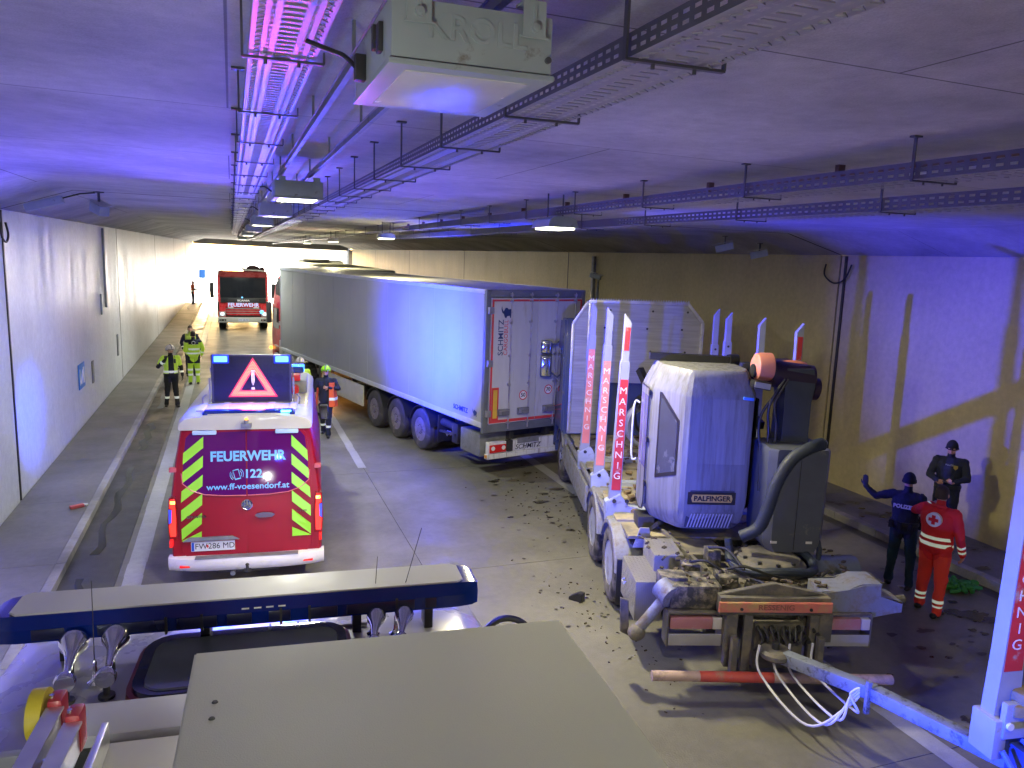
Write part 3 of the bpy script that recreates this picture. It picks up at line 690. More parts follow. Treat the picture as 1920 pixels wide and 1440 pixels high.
pl = on_rear([(-.74, .505), (-.17, .505), (-.17, .64), (-.74, .64)], .02, .03, 'number_plate', WHITE, doors[0], .002)
text('FW', .115, BLACK, doors[0], 'plate_lettering', (-.61, -.031, .572), bold=0, sx=.95)
text('286 MD', .115, BLACK, doors[0], 'plate_lettering', (-.345, -.031, .572), bold=0, sx=.92)
b = MB(); b.box(-.733, -.70, -.032, -.029, .512, .634); b.build('plate_band', mat('plate_blue', (.02, .08, .5), .4), doors[0])
b = MB(); b.prism([(-.53, .60), (-.51, .575), (-.525, .545), (-.545, .575)], 'Y', -.032, -.029); b.build('plate_crest', REDF, doors[0])
for s in (-1, 1):  # hinge pods at the top, side hinges
    b = MB(); b.box(s * .54 - .155, s * .54 + .155, -.05, .0, 2.125, 2.185, .018); b.build('marker_pod', mat('pale_blue_pod', (.45, .62, .85), .3), van, warp=vs_)
    # tail light
    t_ = bpy.data.objects.new('tail_light', None); COL.objects.link(t_); t_.parent = van; t_.empty_display_size = .1
    b = MB(); b.prism([(s * .90, .70), (s * 1.012, .70), (s * 1.025, .95), (s * 1.01, 1.27), (s * .92, 1.29), (s * .895, 1.0)], 'Y', -.04, .06, .01); b.build('housing', mat('dark_red_lens', (.25, .005, .01), .12, coat=.6), t_, warp=vs_)
    b = MB(); b.prism([(s * .925, .74), (s * .995, .74), (s * 1.008, .9), (s * .975, .93), (s * .965, 1.12), (s * 1.0, 1.14), (s * .995, 1.25), (s * .935, 1.26), (s * .918, 1.0)], 'Y', -.047, -.03, .003); b.build('red_lamp', mat('lit_red_lens', (.8, .02, .02), .2, emit=(1, .035, .02), es=.2), t_, warp=vs_)
    b = MB(); b.prism([(s * .975, .94), (s * 1.012, .92), (s * 1.012, 1.12), (s * .972, 1.11)], 'Y', -.05, -.035, .003); b.build('blue_lens', mat('blue_lens', (.05, .08, .6), .15, emit=(.05, .1, 1), es=.06), t_, warp=vs_)
    b = MB(); b.box(s * .96 - .03, s * .96 + .03, -.047, -.03, 1.19, 1.23); b.build('amber_lamp', mat('lit_amber', (.9, .5, .05), .3, emit=(1, .6, .1), es=1), t_, warp=vs_)
    b = MB(); b.box(s * .955 - .045, s * .955 + .045, -.03, .05, 1.62, 1.68, .01); b.build('door_hinge', mat('pink_hinge', (.55, .10, .14), .4), van, warp=vs_)
    b = MB(); b.box(s * .985 - .02, s * .985 + .02, -.1, .1, .60, .70, .008); b.build('side_reflector', mat('red_reflector', (.7, .02, .02)), van)
# third brake light, beacon and little bar
b = MB(); b.box(-.17, .19, -.03, .05, 2.20, 2.235, .008); b.build('brake_light', mat('dark_red_lens', (.25, 0, 0)), van, warp=vs_)
b = MB(); b.box(-.06, .08, -.01, .12, 2.23, 2.28, .01); b.cyl((.01, .05, 2.27), (.01, .05, 2.33), .03); b.build('rear_camera', STEEL_D, van)
b = MB(); b.ball((.01, .05, 2.34), .024); b.build('camera_light', ORANGE_E, van)
b = MB(); b.box(-.55, .63, .16, .25, 2.385, 2.45, .02); b.box(-.57, -.5, .14, .3, 2.36, 2.42, .01); b.box(.58, .65, .14, .3, 2.36, 2.42, .01); b.build('rear_light_bar', mat('dark_blue_lens', (.01, .03, .22), .12, coat=.6), van)
b = MB(); b.box(.46, .60, .155, .2, 2.405, 2.44, .01); b.build('rear_flasher', mat('cyan_flasher', (.1, .5, .9), .2, emit=(.1, .7, 1), es=.8), van)
# warning board
wb = bpy.data.objects.new('warning_board', None); COL.objects.link(wb); wb.parent = van; wb.location = (.03, .86, 2.385); wb.empty_display_size = .2
BO = mat('board_black', (.006, .006, .03), .42, 0, .1)
b = MB(); b.box(-.56, .56, 0, .07, .03, .74, .012); b.build('panel', BO, wb)
b = MB()
for x in (-.54, .54): b.box(x - .012, x + .012, -.006, 0, .03, .74)
for z in (.04, .73): b.box(-.54, .54, -.006, 0, z - .012, z + .012)
b.build('panel_frame', mat('board_frame_grey', (.06, .06, .09), .4), wb)
b = MB()
for i in range(54):
    for j in range(34):
        x = -.53 + i * .02; z = .055 + j * .02; b.box(x - .004, x + .004, -.002, .0, z - .004, z + .004)
b.build('dark_leds', mat('unlit_led', (.03, .03, .05), .3), wb)
LED1 = mat('red_led', (.9, .05, .1), .3, emit=(1, .02, .10), es=.3); LED2 = mat('yellow_white_led', (.8, .4, .2), .3, emit=(1, .42, .26), es=.5); LED3 = mat('white_led', (1, .95, .95), .3, emit=(1, .85, .9), es=.14)
A_, B_, C_ = Vector((.015, .69)), Vector((-.32, .125)), Vector((.35, .125))
cen = (A_ + B_ + C_) / 3
for rings, m_, nm in (((.0, .05, .41, .46), LED1, 'red_led_print'), ((.115, .23, .345), LED2, 'triangle_led_print')):
    b = MB()
    for q in rings:
        P3 = [p + (cen - p) * q for p in (A_, B_, C_)]
        for i in range(3):
            p, r_ = P3[i], P3[(i + 1) % 3]; n_ = max(3, int((r_ - p).length / .024))
            for k in range(n_):
                u = p + (r_ - p) * (k / n_); b.lathe([(0, -.012), (.0055, -.008), (.0065, -.002)], (u.x, 0, u.y), 'Y', 6)
    b.build(nm, m_, wb)
b = MB()
for i in (-1, 0, 1):
    for z in [.30 + .019 * k for k in range(12)]:
        if i == 0 or z > .33: b.lathe([(0, -.012), (.0065, -.008), (.007, -.002)], (.015 + i * .016, 0, z), 'Y', 6)
for i in (-1, 0, 1):
    for z in (.235, .252): b.lathe([(0, -.012), (.0065, -.008), (.007, -.002)], (.015 + i * .016, 0, z), 'Y', 6)
b.build('exclamation_led_print', LED3, wb)
for s in (-1, 1):
    b = MB(); b.box(s * .425 - .095, s * .425 + .095, -.035, .0, .635, .725, .02); b.build('blue_lamp', BLUE_E, wb)
    b = MB(); b.box(s * .425 - .115, s * .425 + .115, -.022, .0, .615, .745, .02); b.build('blue_lamp_halo', mat('painted_blue_halo', (.01, .03, .4), .3, emit=(0, .03, 1), es=.10), wb)  # emissive surround paints the blue glow around each lamp
    lamp('blue_light', 'AREA', (s * .425, -.045, .68), (.02, .06, 1), BLUE_W * .9, .12, (0, -1, .0), parent=wb)
b = MB()
for s in (-1, 1):
    b.beam((s * .585, .0, -.06), (s * .585, .03, .40), .025, .03); b.beam((s * .585, -.45, -.06), (s * .585, .5, -.06), .03, .03); b.beam((s * .585, .5, -.06), (s * .57, .05, .55), .02, .02)
    b.tube(spline([(s * .6, -.1, -.05), (s * .66, -.08, .02), (s * .67, -.08, .12), (s * .62, -.06, .17)]), .011)
b.box(-.6, .6, .48, .52, -.08, -.04); b.box(-.6, .6, -.1, -.06, -.08, -.04)
b.build('board_rack', STEEL_D, wb)
b = MB()
for x in (-.30, 0., .30): b.box(x - .14, x + .14, -.42, -.1, -.035, -.01, .006)
b.build('rack_cover', CREAM, wb)
lamp('blue_light', 'SPOT', (.60, .02, .68), (.03, .03, 1), BLUE_W * 48, .06, (1, -.135, .09), 46, 1, parent=wb)
lamp('blue_light', 'SPOT', (-.60, .02, .68), (.10, .08, 1), BLUE_W * 5, .04, (-1, -.3, .02), 120, .8, parent=wb)
lamp('red_glow', 'SPOT', (.0, -.08, .4), (1, .02, .12), 75, .12, (.90, -9.46, 2.50), 4.5, .8, parent=wb)
lamp('red_glow', 'AREA', (.015, -.06, .35), (1, .05, .10), 3, .35, (0, -1, .15), parent=wb)
# front light bar, roof box with gear
b = MB(); b.box(-.72, .72, 3.55, 3.85, 2.44, 2.56, .03); fb = b.build('front_light_bar', mat('dark_blue_lens', (.01, .03, .22)), van)
b = MB(); b.box(.5, .73, 3.56, 3.84, 2.46, 2.57, .02); b.box(-.73, -.5, 3.56, 3.84, 2.46, 2.57, .02); b.build('flashers', mat('soft_blue_flasher', (.05, .1, .6), .2, emit=(.03, .16, 1), es=.5), fb)
lamp('blue_light', 'SPOT', (1.12, 4.4, 2.35), (.003, .02, 1), BLUE_W * 66.0, .12, (1, .80, .16), 84, 1, parent=van)
lamp('blue_light', 'SPOT', (-1.2, 3.4, 2.05), (.01, .05, 1), BLUE_W * 12, .05, (-1, .52, -.20), 38, 1, parent=van)
b = MB(); b.box(.5, .8, 1.6, 2.4, 2.42, 2.62, .02); b.build('gear_box', STEEL_D, van); b = MB(); b.box(.48, .7, 1.55, 1.75, 2.62, 2.72, .02); b.cyl((.62, 1.4, 2.5), (.62, 1.9, 2.5), .06); b.build('red_gear', REDF, van)
for s in (-1, 1):
    t_ = bpy.data.objects.new('mirror', None); COL.objects.link(t_); t_.parent = van; t_.empty_display_size = .1
    b = MB(); b.box(s * 1.08 - .08, s * 1.08 + .08, 4.25, 4.40, 1.40, 1.70, .04); b.build('housing', BLACK, t_)
    b = MB(); b.box(s * 1.08 - .065, s * 1.08 + .065, 4.24, 4.25, 1.43, 1.67); b.build('mirror_glass', GLASS, t_)
    b = MB(); b.beam((s * .95, 4.4, 1.5), (s * 1.1, 4.36, 1.5), .04, .06); b.build('arm', BLACK, t_)
    w1 = wheel(van, (s * .87, 1.05, .34), .34, .23, DARK, RUBBER, 1, s, bolts=6, holes=0)
    wheel(van, (s * .87, 4.75, .34), .34, .23, DARK, RUBBER, 1, s, bolts=6, holes=0)
b = MB()
for s in (-1, 1): b.box(s * .99 - .012, s * .99 + .02, 1.6, 4.2, .42, .5, .008)
b.build('side_sill', BLACK, van)
# ------------------------------------------------------------------ refrigerated semi trailer with its tractor
TH = -math.radians(13.9)
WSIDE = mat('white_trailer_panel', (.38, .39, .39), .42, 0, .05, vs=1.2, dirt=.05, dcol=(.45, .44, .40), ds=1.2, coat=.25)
TR = thing('semi_trailer', (4.83, 14.86, 0), TH, 'long white box trailer standing askew across the lane, doors towards us', 'trailer')
TR.rotation_euler = (math.radians(.18), 0, -TH)
TL, TW, TB, TT = 13.6, 2.56, 1.14, 4.0
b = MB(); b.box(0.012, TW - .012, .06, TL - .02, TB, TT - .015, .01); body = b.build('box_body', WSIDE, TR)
b = MB()
for x in (0.0, TW - .03): b.box(x, x + .03, .05, TL, TT - .09, TT, .008)
for x in (0.0, TW - .03): b.box(x, x + .03, .05, TL, TB - .02, TB + .10, .008)
b.box(0, TW, TL - .03, TL, TB, TT, .01)
b.build('edge_profile', mat('trailer_profile', (.62, .64, .68), .35, .3, .06), TR)
b = MB()
for y in [1.0 + 1.25 * k for k in range(10)]: b.box(.0085, .0125, y, y + .006, TB + .1, TT - .1)
b.build('panel_seams', mat('seam_grey', (.42, .43, .46), .5), TR)
b = MB(); b.box(.05, TW - .05, .1, TL - .1, TT - .016, TT - .004); b.build('roof_skin', mat('yellowish_grp_roof', (.50, .49, .42), .45, 0, .12, dirt=.25, dcol=(.26, .25, .2), ds=1.5), TR)
# rear frame and doors
FR = mat('rear_frame_grey', (.20, .22, .27), .4, .4, .12)
DOORW = mat('door_white', (.48, .49, .52), .38, 0, .05, dirt=.10, dcol=(.4, .39, .36), ds=2, stretch=(3, 3, .5))
CONS = mat('red_white_contour_tape', (.55, .05, .06), .4, 0, .12)
b = MB(); b.box(0, .11, 0, .09, TB - .12, TT, .01); b.box(TW - .11, TW, 0, .09, TB - .12, TT, .01); b.box(.11, TW - .11, 0, .09, TT - .16, TT - .002, .01); b.box(.11, TW - .11, 0, .10, TB - .12, TB + .06, .01)
b.build('rear_frame', FR, TR)
for i, (x0, x1, ang, hx) in enumerate(((.12, TW / 2 - .005, 0, .12), (TW / 2 + .005, TW - .12, 0., TW - .12))):
    d = MB(); d.box(x0, x1, -.04, .03, TB + .07, TT - .17, .012)
    d = d.build('door', DOORW, TR)
    if i == 1: # bent by the lorry that ran into it
        for v in d.data.vertices:
            if v.co.z < 2.3: v.co.y += .10 * (2.3 - v.co.z) * (v.co.x - x0)
    b = MB(); e = .045
    b.box(x0, x0 + e, -.043, -.0405, TB + .09, TT - .2) if i == 0 else b.box(x1 - e, x1, -.043, -.0405, TB + .09, TT - .2)
    b.box(x0 + .0, x1 - .0, -.0432, -.0405, TT - .235, TT - .195); b.box(x0, x1, -.0432, -.0405, TB + .09, TB + .15)
    b.build('contour_tape', CONS, d)
    for xx in (x0 + .45, x0 + .95):
        if xx > x1: continue
        b = MB(); b.cyl((xx, -.085, TB - .05), (xx, -.085, TT - .05), .014, n=10)
        for z in (TB + .08, TB + .9, TB + 1.5, TB + 2.2, TT - .22, TT - .1): b.box(xx - .03, xx + .03, -.10, -.04, z - .025, z + .025, .005)
        b.build('locking_bar', STEEL, d)
        b = MB(); b.box(xx - .26, xx + .02, -.11, -.042, TB + .24, TB + .38, .012); b.build('handle_recess', STEEL_D, d)
        b = MB(); b.box(xx - .23, xx + .0, -.125, -.105, TB + .34, TB + .36, .004); b.box(xx - .24, xx - .19, -.125, -.105, TB + .27, TB + .36, .004); b.build('handle', STEEL, d)
    for z in (TB + .3, TB + 1.35, TT - .42):
        b = MB(); q = .04 if i == 0 else TW - .13; b.box(q, q + .12, -.065, .0, z - .07, z + .07, .008); b.build('hinge', STEEL, d)
NAVY = mat('navy_lettering', (.02, .04, .14), .4, 0, 0); RLET = mat('red_lettering', (.55, .04, .05), .4, 0, 0)
text('SCHMITZ', .175, NAVY, TR, 'lettering', (.35, -.0425, 3.02), right=(0, 0, 1), up=(-1, 0, 0), bold=.001, sx=1.02)
text('CARGOBULL', .135, RLET, TR, 'lettering', (.475, -.0425, 3.02), right=(0, 0, 1), up=(-1, 0, 0), bold=.0, sx=.95)
EL = [(0, .02), (.05, 0), (.08, .06), (.16, .07), (.2, 0), (.24, .01), (.23, .09), (.27, .17), (.26, .24), (.2, .27), (.12, .26), (.09, .30), (.02, .31), (-.02, .25), (-.05, .20), (-.09, .27), (-.11, .36), (-.13, .27), (-.10, .17), (-.04, .12)]
def elephant(par, o, sc, m, flip=1, plane='Y'):
    b = MB(); b.prism([(o[0] + flip * sc * p[0], o[2] + sc * p[1]) for p in EL], 'Y', o[1] - .002, o[1]) if plane == 'Y' else b.prism([(o[1] + flip * sc * p[0], o[2] + sc * p[1]) for p in EL], 'X', o[0] - .002, o[0]); return b.build('bull_emblem', m, par)
elephant(TR, (.43, -.041, 3.42), .7, NAVY)
text('SCHMITZ', .15, NAVY, TR, 'side_lettering', (.006, .95, 1.38), right=(0, -1, 0), up=(0, 0, 1), bold=.003)
elephant(TR, (.007, .38, 1.32), .45, NAVY, -1, 'X')
def disc(par, x, z, num):
    b = MB(); b.lathe([(.085, -.0415), (.105, -.0415), (.105, -.044), (.085, -.044)], (x, 0, z), 'Y', 28, True); b.build('speed_ring', RLET, par)
    b = MB(); b.cyl((x, -.0425, z), (x, -.041, z), .086, n=28); b.build('speed_disc', WHITE, par)
    text(num, .12, BLACK, par, 'speed_number', (x, -.0435, z), bold=.002)
disc(TR, .96, 1.78, '50'); disc(TR, 1.62, 1.86, '70')
b = MB(); b.box(.17, .34, -.0445, -.0415, 1.28, 1.98, .0); b.build('warning_plate_edge', RLET, TR); b = MB(); b.box(.205, .305, -.048, -.044, 1.33, 1.93); b.build('warning_plate', mat('amber_plate', (.65, .42, .06), .45), TR)
# underrun beam
LB = mat('lens_red', (.6, .02, .02), .15, coat=.5)
ub = MB(); ub.box(.12, TW - .1, -.06, .06, .58, .82, .01); ub.build('rear_beam', WHITE_D, TR)
ub = MB(); ub.box(.08, TW - .06, -.09, .04, .47, .575, .01); ub.build('bumper_bar', WHITE_D, TR)
for x in (.14, TW - .56):
    t_ = MB(); t_.box(x, x + .40, -.10, -.06, .60, .77, .012); t_ = t_.build('tail_light', LB, TR)
    for q in (.07, .33):
        w_ = MB(); w_.cyl((x + q, -.108, .70), (x + q, -.098, .70), .045, n=16); w_.build('clear_lens', mat('clear_lens', (.75, .72, .7), .1, coat=.5), t_)
b = MB(); b.box(.56, .70, -.12, .0, .60, .84, .02); b.build('rubber_buffer', RUBBER, TR); b = MB(); b.box(TW - .74, TW - .60, -.12, .0, .60, .84, .02); b.build('rubber_buffer', RUBBER, TR)
b = MB(); b.box(.84, 1.40, -.075, -.06, .74, .86); b.build('plate_carrier', STEEL_D, TR)
text('SCHMITZ', .15, BLACK, TR, 'beam_lettering', (1.12, -.064, .66), bold=.001, sx=1.05, shear=.2)
b = MB(); b.box(.06, .12, -.07, .0, .50, .56); b.build('marker_light', mat('amber_lens', (.6, .25, .03), .3), TR)
# chassis, boxes, mud flaps
b = MB()
for x in (.75, 1.72): b.box(x, x + .1, .1, 13, .78, TB - .04)
for y in (.3, 1.6, 2.9, 4.2, 5.5, 8, 11): b.box(.4, 2.2, y, y + .1, .82, TB - .05)
b.box(.05, TW - .05, .06, TL, TB - .05, TB - .01)
for y in (2.95, 4.3, 5.65): b.cyl((.3, y, .5), (2.3, y, .5), .07)
b.build('chassis', DARK, TR)
b = MB(); b.box(.08, .85, .25, 1.05, .45, .95, .03); b.build('storage_box', STEEL_D, TR)
b = MB(); b.box(.12, .5, 1.25, 1.5, .5, .95, .01); b.cyl((.2, 1.5, .85), (.2, 2.1, .85), .09, n=14); b.beam((.1, 1.3, .7), (.1, 2.0, .66), .05, .05); b.build('holder', DARK, TR)
b = MB(); b.box(.06, .5, 2.03, 2.06, .38, 1.02, .005); b.build('mud_flap', BLACK, TR); elephant(TR, (.28, 2.02, .5), .45, WHITE)
b = MB()
for y in (2.95, 4.3, 5.65): b.loft([[(x, y + rr * math.cos(a), .5 + rr * math.sin(a)) for x, rr in ((.06, .58), (.5, .58), (.5, .56), (.06, .56))] for a in [PI * k / 12 for k in range(1, 12)]])
b.build('mudguard', BLACK, TR)
w0 = wheel(TR, (.24, 2.95, .5), .50, .38, mat('brown_grey_rim', (.24, .21, .24), .5, .3, .2, dirt=.5, dcol=(.16, .12, .11), ds=8), mat('dusty_tyre', (.055, .05, .055), .85, 0, .2, dirt=.3, dcol=(.14, .12, .11)), 1, -1)
for y in (4.3, 5.65): wheelcopy(w0, TR, (.24, y, .5))
for y in (2.95, 4.3, 5.65): wheelcopy(w0, TR, (TW - .24, y, .5)).rotation_euler = (0, 0, PI)
b = MB(); b.box(.05, .09, 6.4, 9.6, .42, 1.0, .012); b.build('side_skirt', mat('cream_skirt', (.60, .57, .46), .5, 0, .08), TR)
b = MB(); b.box(.12, .5, 9.9, 10.1, .3, 1.05, .01); b.box(.1, .4, 9.85, 10.15, .1, .14); b.build('landing_leg', DARK, TR)
b = MB(); b.box(.5, 2.0, TL, TL + .45, 2.6, 3.9, .05); b.build('cooling_unit', WHITE, TR)
# tractor
TC = thing('semi_tractor', (4.83 - .24 * 10.6, 14.86 + .971 * 10.6, 0), -math.radians(8.5), 'red lorry cab in front of the white box trailer with an amber flasher', 'lorry')
b = MB()
for x in (.85, 1.6): b.box(x, x + .09, -.6, 6, .7, .95)
b.box(.7, 1.85, .8, 1.8, .95, 1.1, .03); b.cyl((.3, .9, .5), (2.2, .9, .5), .08); b.box(.6, 2.0, -.7, -.6, .6, .9, .02)
b.build('chassis', DARK, TC)
TRED = mat('tractor_red', (.42, .01, .03), .3, 0, .05, coat=.5)
b = MB(); prof = [(3.75, .75), (3.75, 3.0), (4.0, 3.62), (4.8, 3.72), (5.3, 3.35), (5.9, 2.6), (6.05, 1.4), (6.0, .45), (5.6, .4), (5.5, .9), (4.6, .95), (4.5, .75)]
b.prism(prof, 'X', .03, 2.53, .05); cabm = b.build('cab', TRED, TC)
b = MB(); b.prism([(4.7, 1.75), (4.7, 2.5), (5.5, 2.5), (5.75, 1.8), (5.4, 1.7)], 'X', .022, .034); b.build('side_window', GLASS, cabm)
b = MB(); b.prism([(3.8, 2.95), (3.95, 3.5), (4.8, 3.66), (5.2, 3.3), (5.2, 3.0)], 'X', .02, .028); b.build('dark_roof_side', BLACK, cabm)
for z0, z1 in ((.7, 1.35), (1.9, 2.05)): b = MB(); b.box(-.02, .03, 3.8, 4.5, z0, z1, .01); b.build('silver_panel', ALU, TC)
b = MB(); b.box(-.03, .4, 2.3, 3.7, .45, 1.05, .08); b.build('fuel_tank', ALU, TC)
b = MB()
for z in (.45, .75, 1.05): b.box(-.03, .3, 4.75, 5.35, z, z + .04, .01)
b.build('steps', STEEL, TC)
b = MB(); b.box(-.25, -.08, 5.45, 5.65, 1.9, 2.7, .03); b.beam((-.1, 5.5, 2.5), (.05, 5.4, 2.5), .03, .03); b.build('mirror', BLACK, TC)
for (x, y, z) in ((.45, -.62, .72), (-.02, 6.0, .9)):
    b = MB(); b.ball((x, y, z), .07); b.build('amber_flasher', ORANGE_E, TC)
lamp('amber_light', 'POINT', (.45, -.8, .72), (1, .4, .05), 3, .05, parent=TC)
for (y, dsh) in ((.9, -1), (5.05, 1)):
    for (x, s) in ((.22, -1), (2.34, 1)): wheel(TC, (x, y, .5), .5, .32, RIM_W, RUBBER, dsh, s)
# second lorry beyond
T2 = thing('box_truck', (3.4, 29.6, 0), 0, 'second box lorry beyond, only its pale roof shows over the trailer', 'lorry')
b = MB(); b.box(0, 2.52, 0, 13.4, 1.1, 4.0, .03); b.build('box_body', WSIDE, T2)
b = MB(); b.box(.03, 2.49, .03, 13.37, 4.0, 4.012); b.build('roof', mat('yellowish_grp_roof', (.50, .49, .42)), T2)
b = MB(); b.prism([(13.9, .6), (13.9, 3.7), (14.3, 4.1), (15.1, 4.15), (15.9, 2.7), (16.1, .6)], 'X', .05, 2.47, .04); cb2 = b.build('cab', WHITE, T2)
b = MB(); b.prism([(15.55, 3.4), (15.93, 2.75), (15.96, 2.75), (15.58, 3.42)], 'X', .2, 2.3); b.build('windscreen', GLASS, cb2)
b = MB(); b.box(.3, 1.6, 13.42, 14.4, 4.12, 4.2, .02); b.build('roof_hatch', BLACK, T2)
b = MB(); b.box(.85, .95, 0, 14, .7, 1.05); b.box(1.6, 1.7, 0, 14, .7, 1.05); b.build('chassis', DARK, T2)
for y in (1.5, 2.8, 14.7):
    for (x, s) in ((.2, -1), (2.32, 1)): wheel(T2, (x, y, .5), .5, .34, RIM_W, RUBBER, 1, s, holes=0)
# ------------------------------------------------------------------ red fire lorry facing us
SC = thing('fire_truck', (.60, 46.6, 0), PI, 'red fire lorry facing us at the end of the lane, with wide dark windscreen', 'fire lorry')
SC.scale = (1.1, 1.1, 1.1)
# local: front at y = 0, body towards -y (heading PI turns +y to the viewer)
def sbox(x0, x1, y0, y1, z0, z1, m, name, par=SC, bev=.02): b = MB(); b.box(x0, x1, y0, y1, z0, z1, bev); return b.build(name, m, par)
b = MB(); b.prism([(-2.1, .7), (-2.1, 2.75), (-1.9, 3.02), (-.75, 3.02), (-.45, 2.85), (-.18, 1.72), (-.06, 1.5), (-.0, .7)], 'X', -1.25, 1.25, .05); cab = b.build('cab', RED, SC)
b = MB(); b.prism([(-.42, 2.70), (-.165, 1.66), (-.15, 1.66), (-.40, 2.72)], 'X', -1.12, 1.12); b.build('windscreen', GLASS, cab)
b = MB(); b.prism([(-.58, 2.9), (-.42, 2.72), (-.36, 2.76), (-.5, 3.0)], 'X', -1.15, 1.15, .01); b.build('sun_visor', mat('dark_red_visor', (.22, .03, .03), .3), cab)
b = MB(); b.tube(spline([(-1.2, -.35, 1.7), (-1.2, -.55, 2.85), (-1.05, -.55, 3.08), (0, -.5, 3.12), (1.05, -.55, 3.08), (1.2, -.55, 2.85), (1.2, -.35, 1.7)], 5), .03, 8); b.build('roof_rail', mat('cream_pipe', (.6, .58, .5), .4), SC)
sbox(-.75, .75, -.05, .03, 1.48, 1.66, mat('dark_panel', (.03, .03, .035), .4), 'dark_panel', cab); sbox(-1.1, 1.1, -.06, .012, 1.44, 1.70, BLACK, 'wiper_panel', cab)
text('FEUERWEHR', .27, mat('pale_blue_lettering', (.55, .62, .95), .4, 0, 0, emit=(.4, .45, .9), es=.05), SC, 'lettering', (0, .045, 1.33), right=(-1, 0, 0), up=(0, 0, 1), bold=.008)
text('SCANIA', .12, WTEXT, SC, 'lettering', (0, .04, 1.56), right=(-1, 0, 0), up=(0, 0, 1), bold=.004, sx=1.4)
sbox(-.85, .85, -.02, .035, 1.20, 1.44, RED, 'front_flap')
for k, z in enumerate((.80, .92, 1.04)):
    sbox(-.85 + .04 * (k == 0), .85 - .04 * (k == 0), -.02, .05, z, z + .075, RED, 'grille_slat', bev=.012); 
sbox(-.86, .86, -.05, .02, .72, 1.18, BLACK, 'grille', bev=.005)
for k, z in enumerate((.885, 1.005, 1.125)): sbox(-.86, .86, .0, .055, z, z + .025, ALU, 'grille_trim', bev=.003)
for s in (-1, 1):
    sbox(s * .62 - .14, s * .62 + .14, .0, .05, 1.17, 1.22, WHITE, 'marker_panel')
    h = sbox(s * 1.04 - .16, s * 1.04 + .16, -.1, .05, .74, .98, ALU, 'headlight_frame'); 
    b = MB(); b.ball((s * 1.04, .05, .86), .09, (1.2, .35, 1)); b.build('headlight', mat('clear_headlight', (.7, .72, .75), .08, coat=.8, emit=(.8, .9, 1), es=.15), h)
    sbox(s * 1.22 - .04, s * 1.22 + .04, -.15, .02, 1.0, 1.5, BLACK, 'corner_panel')
    b = MB(); b.box(s * 1.02 - .17, s * 1.02 + .17, .03, .07, .50, .60, .01); f_ = b.build('fog_light_recess', BLACK, SC)
    for q in (-.08, .08):
        b = MB(); b.cyl((s * 1.02 + q, .05, .55), (s * 1.02 + q, .08, .55), .035, n=12); b.build('fog_light', CHROME, f_)
    m_ = MB(); m_.box(s * 1.52 - .11, s * 1.52 + .11, -.5, -.35, 1.65, 2.45, .03); mm = m_.build('mirror', BLACK, SC); m_ = MB(); m_.beam((s * 1.25, -.5, 2.4), (s * 1.45, -.42, 2.4), .03, .03); m_.beam((s * 1.25, -.5, 1.7), (s * 1.45, -.42, 1.7), .03, .03); m_.build('mirror_arm', BLACK, mm)
    w_ = wheel(SC, (s * 1.05, -1.3, .52), .52, .33, RIM_W, RUBBER, 1, s, holes=0); wheel(SC, (s * 1.05, -4.8, .52), .52, .5, RIM_W, RUBBER, -1, s, holes=0)
sbox(-1.25, 1.25, -.12, .06, .42, .70, mat('silver_bumper', (.5, .5, .48), .4, .3), 'bumper', bev=.04)
b = MB(); b.box(-.26, .26, .06, .07, .5, .62); pl_ = b.build('number_plate', mat('bluish_plate', (.6, .63, .8), .4), SC); text('FW 168 MD', .09, BLACK, pl_, 'plate_lettering', (0, .073, .56), right=(-1, 0, 0))
b = MB(); b.ball((-.9, .07, .98), .11, (1, .4, 1)); b.build('blue_flasher', BLUE_E, SC)
b = MB(); b.ball((.06, .0, 1.72), .045); b.build('dash_flasher', BLUE_E, SC)
sbox(-1.25, 1.25, -8, -2.2, .7, 2.9, RED, 'superstructure', bev=.04)
sbox(-1.2, -.1, -5, -2.4, 2.9, 3.12, mat('dark_red_box', (.16, .02, .02), .5), 'roof_box')
b = MB(); b.box(-1.0, -.2, -3.4, -2.1, 2.9, 3.14, .08); b.ball((-.55, -2.3, 3.16), .24, (1.5, 1, .8)); b.beam((-.9, -2.4, 3.1), (-1.1, -2.6, 3.2), .15, .15); b.beam((-.3, -2.3, 3.1), (.2, -2.3, 3.2), .12, .1); b.build('crane_head', mat('dark_crane', (.05, .02, .02), .5), SC)
b = MB(); b.box(-.5, .5, -2.1, 0, .5, .8); b.box(-.5, .5, -8, -2.1, .5, .75); b.build('chassis', DARK, SC)
# ------------------------------------------------------------------ log lorry with loading crane
LH = math.radians(16.74)
LT = thing('log_truck', (4.71, 8.75, 0), LH, 'muddy empty log lorry with lettered stakes and aluminium headboard, jammed against the trailer doors', 'log lorry')
LT['label'] = 'muddy empty log lorry with lettered stakes jammed against the white trailer doors'
def lb(x0, x1, y0, y1, z0, z1, m, name, par=None, bev=.008):
    b = MB(); b.box(x0, x1, y0, y1, z0, z1, bev); return b.build(name, m, par or LT)
b = MB()
for x in (.95, 1.72): b.box(x, x + .09, -2.0, 6.8, .74, 1.04, .01)
for y in (-1.9, -.9, .3, 1.2, 1.9, 3.0, 4.4, 5.6): b.box(1.04, 1.72, y, y + .12, .78, 1.0)
for y in (.3, 1.75, 6.15): b.cyl((.35, y, .52), (2.35, y, .52), .09, n=12)
b.build('chassis', MUD2, LT)
wr = wheel(LT, (.20, .30, .53), .53, .36, RIM_B, RUBBER_D, -1, -1); wheelcopy(wr, LT, (.20, 1.75, .53))
for y in (.30, 1.75):
    w_ = wheelcopy(wr, LT, (2.52, y, .53)); w_.rotation_euler = (0, 0, PI)
